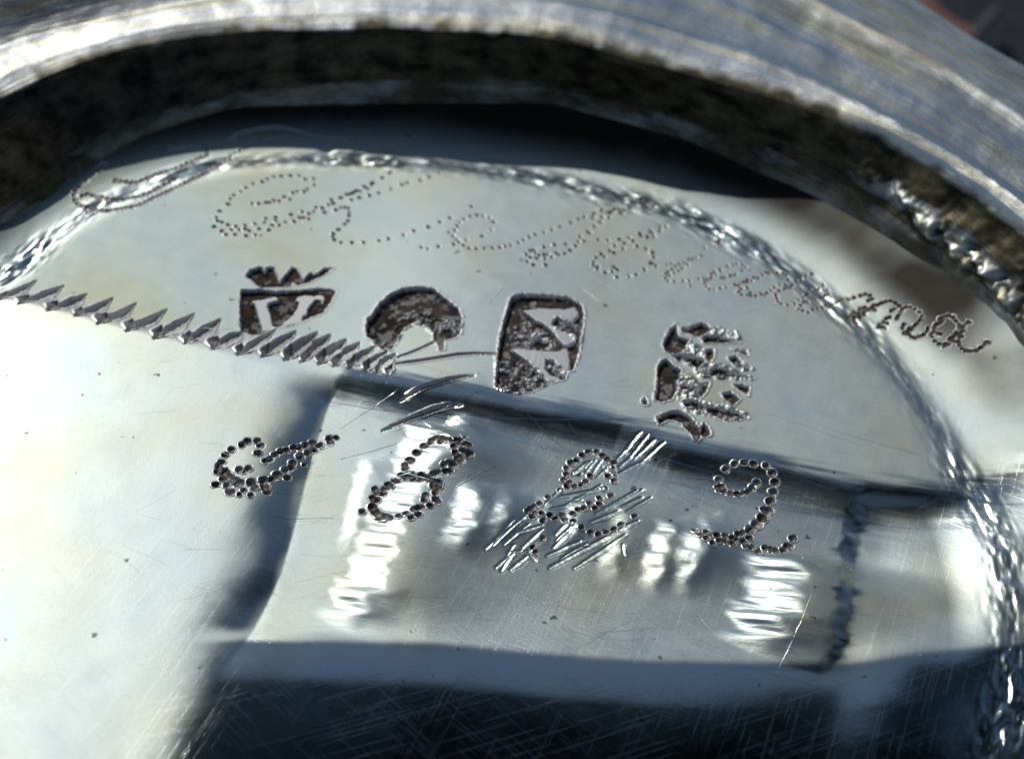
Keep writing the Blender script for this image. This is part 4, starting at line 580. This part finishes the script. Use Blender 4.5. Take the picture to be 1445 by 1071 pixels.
o = mesh_obj("scratches", co, Fs, M_PLATE, vessel, {'matte': ma - .05, 'brushed': br * .3, 'tarnish': ma * 0}); o['kind'] = 'stuff'

# foot ring: wall, bevelled rim and outer flange turned in one piece
ths = np.r_[np.arange(-12, 165, .14), np.arange(165, 348, 3.0)]
th = ths.copy(); th[th > 180] -= 360
ri = ptab(RIM_IN, 3.13, th); rt = ptab(RIM_TOP, 3.29, th); fs_ = ptab(FLANGE_STEP, 3.65, th); fo = ptab(FLANGE_OUT, 4.25, th)
ro_ = np.minimum(ptab(WALL_IN, 2.92, th) + .10, 3.03)
keys = [  # (radius per angle, height, tarnish, matte)
 (ro_ - .06, .05, .8, .42), (ro_, .19, .8, .42), (ro_ * .55 + ri * .45, .32, 1.05, .45), (ri - .015, .46, 1.0, .5), (ri, .487, .75, .45),
 (ri * .6 + rt * .4, .525, .06, .42), (rt * .85 + ri * .15, .545, .0, .40), (rt, .55, .0, .28), (rt + .05, .535, .14, .34), (fs_ - .05, .58, .30, .36), (fs_, .59, .3, .42),
 (fs_ + .05, .605, .35, .42), (fo - .05, .60, .35, .42), (fo, .57, .2, .4), (fo + .02, .40, .5, .4), (fo - .3, .15, .6, .4), (fo - .8, .05, .6, .4)]
sub = [8, 20, 20, 4, 12, 10, 6, 5, 20, 5, 4, 14, 4, 3, 2, 2]
rows, hts, tar, mat_ = [], [], [], []
for k in range(len(keys) - 1):
    a, b = keys[k], keys[k + 1]
    for j in range(sub[k]):
        t = j / sub[k]
        rows.append(a[0] * (1 - t) + b[0] * t); hts.append(a[1] * (1 - t) + b[1] * t); tar.append(a[2] * (1 - t) + b[2] * t); mat_.append(a[3] * (1 - t) + b[3] * t)
rows.append(keys[-1][0]); hts.append(keys[-1][1]); tar.append(keys[-1][2]); mat_.append(keys[-1][3])
Rr = np.array(rows); Hh = np.repeat(np.array(hts)[:, None], len(th), 1); Ta = np.repeat(np.array(tar)[:, None], len(th), 1); Ma = np.repeat(np.array(mat_)[:, None], len(th), 1)
arc = np.radians(ths) * 3.2; vv_ = np.r_[0, np.cumsum(np.hypot(np.diff(Rr.mean(1)), np.diff(np.array(hts))))]; row = vv_[:, None] / .035 + 0 * arc[None]; A2 = arc[None] + 0 * row
wallw = np.exp(-((Hh - .33) / .12) ** 2)
amp = .012 + .012 * wallw
Rr = Rr + amp * fbm(A2 / .9, row / 14.0, 3) + .0015 * fbm(A2 / .12, row / 5.0, 2)
Hh = Hh + (.018 * fbm(A2 / 1.1 + 30, row / 12.0 + 30, 2) + .0025 * fbm(A2 / .16 + 3, row / 5.0 + 3, 2)) * S01((row - 1) / 2)
wall_smooth = 1
# heavier pitting and a lighter tone on the right-hand wall
TH = np.degrees(A2 / 3.2); rightw = S01((62 - TH) / 25) * S01((TH + 15) / 10)
Rr = Rr + rightw * wallw * .035 * fbm(A2 / .16 + 80, row / 4.0, 3)
Ta = Ta - rightw * wallw * .38
# ridge added for the lit streak on the right-hand wall, its colour brightened
glint_ridge = S01((TH - 20) / 8) * S01((50 - TH) / 10) * np.exp(-((Hh - .29 - .003 * (TH - 35)) / .045) ** 2) * (.5 + .7 * fbm(A2 / .07 + 5, row / 2, 3))
Rr = Rr - .05 * glint_ridge; Ta = Ta - .65 * glint_ridge; Ma = Ma + .08 * glint_ridge
# the flange has been bent up on the left
Hh = Hh + S01((TH - 100) / 25) * S01((Rr - 3.33) / .5) * .16
# the lower edge of the bevel is streaked with nicks
Ta = Ta + np.exp(-((Hh - .50) / .03) ** 2) * .20 * fbm(A2 / .09, row / 9.0 + 3, 2)
Ta = Ta * np.where(Hh < .22, .8, 1)
co = np.stack([Rr * np.cos(np.radians(ths))[None], Rr * np.sin(np.radians(ths))[None], Hh], -1)
ny, nx = Rr.shape
i = np.arange(ny * nx).reshape(ny, nx); i2 = np.roll(i, -1, 1)
f = np.stack([i[:-1], i2[:-1], i2[1:], i[1:]], -1).reshape(-1, 4)
mesh_obj("foot_ring", co.reshape(-1, 3), f, M_FOOT, vessel, {'tarnish': Ta, 'matte': Ma, 'arc': A2, 'across': row * .035})
# body below the foot
prof = [(3.2, .1), (3.0, -.3), (2.95, -1.2), (3.05, -3.5), (3.3, -6.0), (3.45, -7.45), (3.38, -7.48)]
n = 96; vs = [(r * math.cos(a * 2 * math.pi / n), r * math.sin(a * 2 * math.pi / n), z) for r, z in prof for a in range(n)]
fq = np.array([(j * n + a, j * n + (a + 1) % n, (j + 1) * n + (a + 1) % n, (j + 1) * n + a) for j in range(len(prof) - 1) for a in range(n)])
mesh_obj("beaker_body", vs, fq, M_FOOT, vessel, {'tarnish': np.full(len(vs), .15), 'matte': np.full(len(vs), .32), 'arc': np.arctan2(np.array(vs)[:, 1], np.array(vs)[:, 0]) * 3, 'across': np.array(vs)[:, 2]})

# ------------------------------------------------------------------ surroundings
g = np.linspace(-120, 120, 161); GX, GY = np.meshgrid(g, g)
gz = -7.5 + .0 * GX + np.where(np.hypot(GX, GY) > 9, .25 * fbm(GX / 4, GY / 4, 3) - .35, -.02)
t = mesh_obj("table_cloth_surface", np.stack([GX, GY, gz], -1).reshape(-1, 3), grid_faces(161, 161), M_TABLE)
t.name = "table_top"; t['kind'] = 'structure'
def slab(name, outline, z0, z1, mat, bevel=.12):
    p = np.array(outline); c = p.mean(0); n = len(p); vs = []
    for k, z in ((bevel, z0), (0, z0 + bevel), (0, z1 - bevel), (bevel, z1)):
        d = p - c; ln = np.linalg.norm(d, axis=1)[:, None]; q = c + d * (1 - k / ln); vs += [(a, b, z) for a, b in q]
    fs = [tuple(range(n))[::-1], tuple(range(3 * n, 4 * n))]
    for r in range(3):
        for i in range(n): fs.append((r * n + i, r * n + (i + 1) % n, (r + 1) * n + (i + 1) % n, (r + 1) * n + i))
    return mesh_obj(name, vs, fs, mat, None, smooth=False)
o = slab("shade_blocker", SHADE_OUTLINE, SHADE_H, SHADE_H + .3, M_HELPER_BLACK)  # unseen, made up only to cast the lower shade
o['label'] = "unseen blocker added between sun and vessel to cast the shade across the lower edge"; o['category'] = "shade blocker"
o = slab("phone", PHONE_OUTLINE, PHONE_H, PHONE_H + .8, M_NAVY)  # unseen; widened and coloured for its reflection
o['label'] = "unseen phone above the base, enlarged and coloured to mirror as the navy patch at bottom"; o['category'] = "phone"
o = slab("black_reflection_slab", BLACK_SLAB_OUTLINE, BLACK_SLAB_H, BLACK_SLAB_H + .9, M_HELPER_BLACK, .08)  # unseen slab made up for the darkest reflection
o['label'] = "unseen black slab added to mirror as the darkest patch at the bottom of the plate"; o['category'] = "lens"
o = slab("pink_cloth", PINK, -7.45, -7.2, M_PINK, .06)
o['label'] = "muted pink cloth just beyond the rim at the top right"; o['category'] = "cloth"
o = slab("grey_cord", STRAP, -7.45, -7.25, M_STRAP, .04)
o['label'] = "thin grey cord on the dark surface beyond the rim"; o['category'] = "cord"
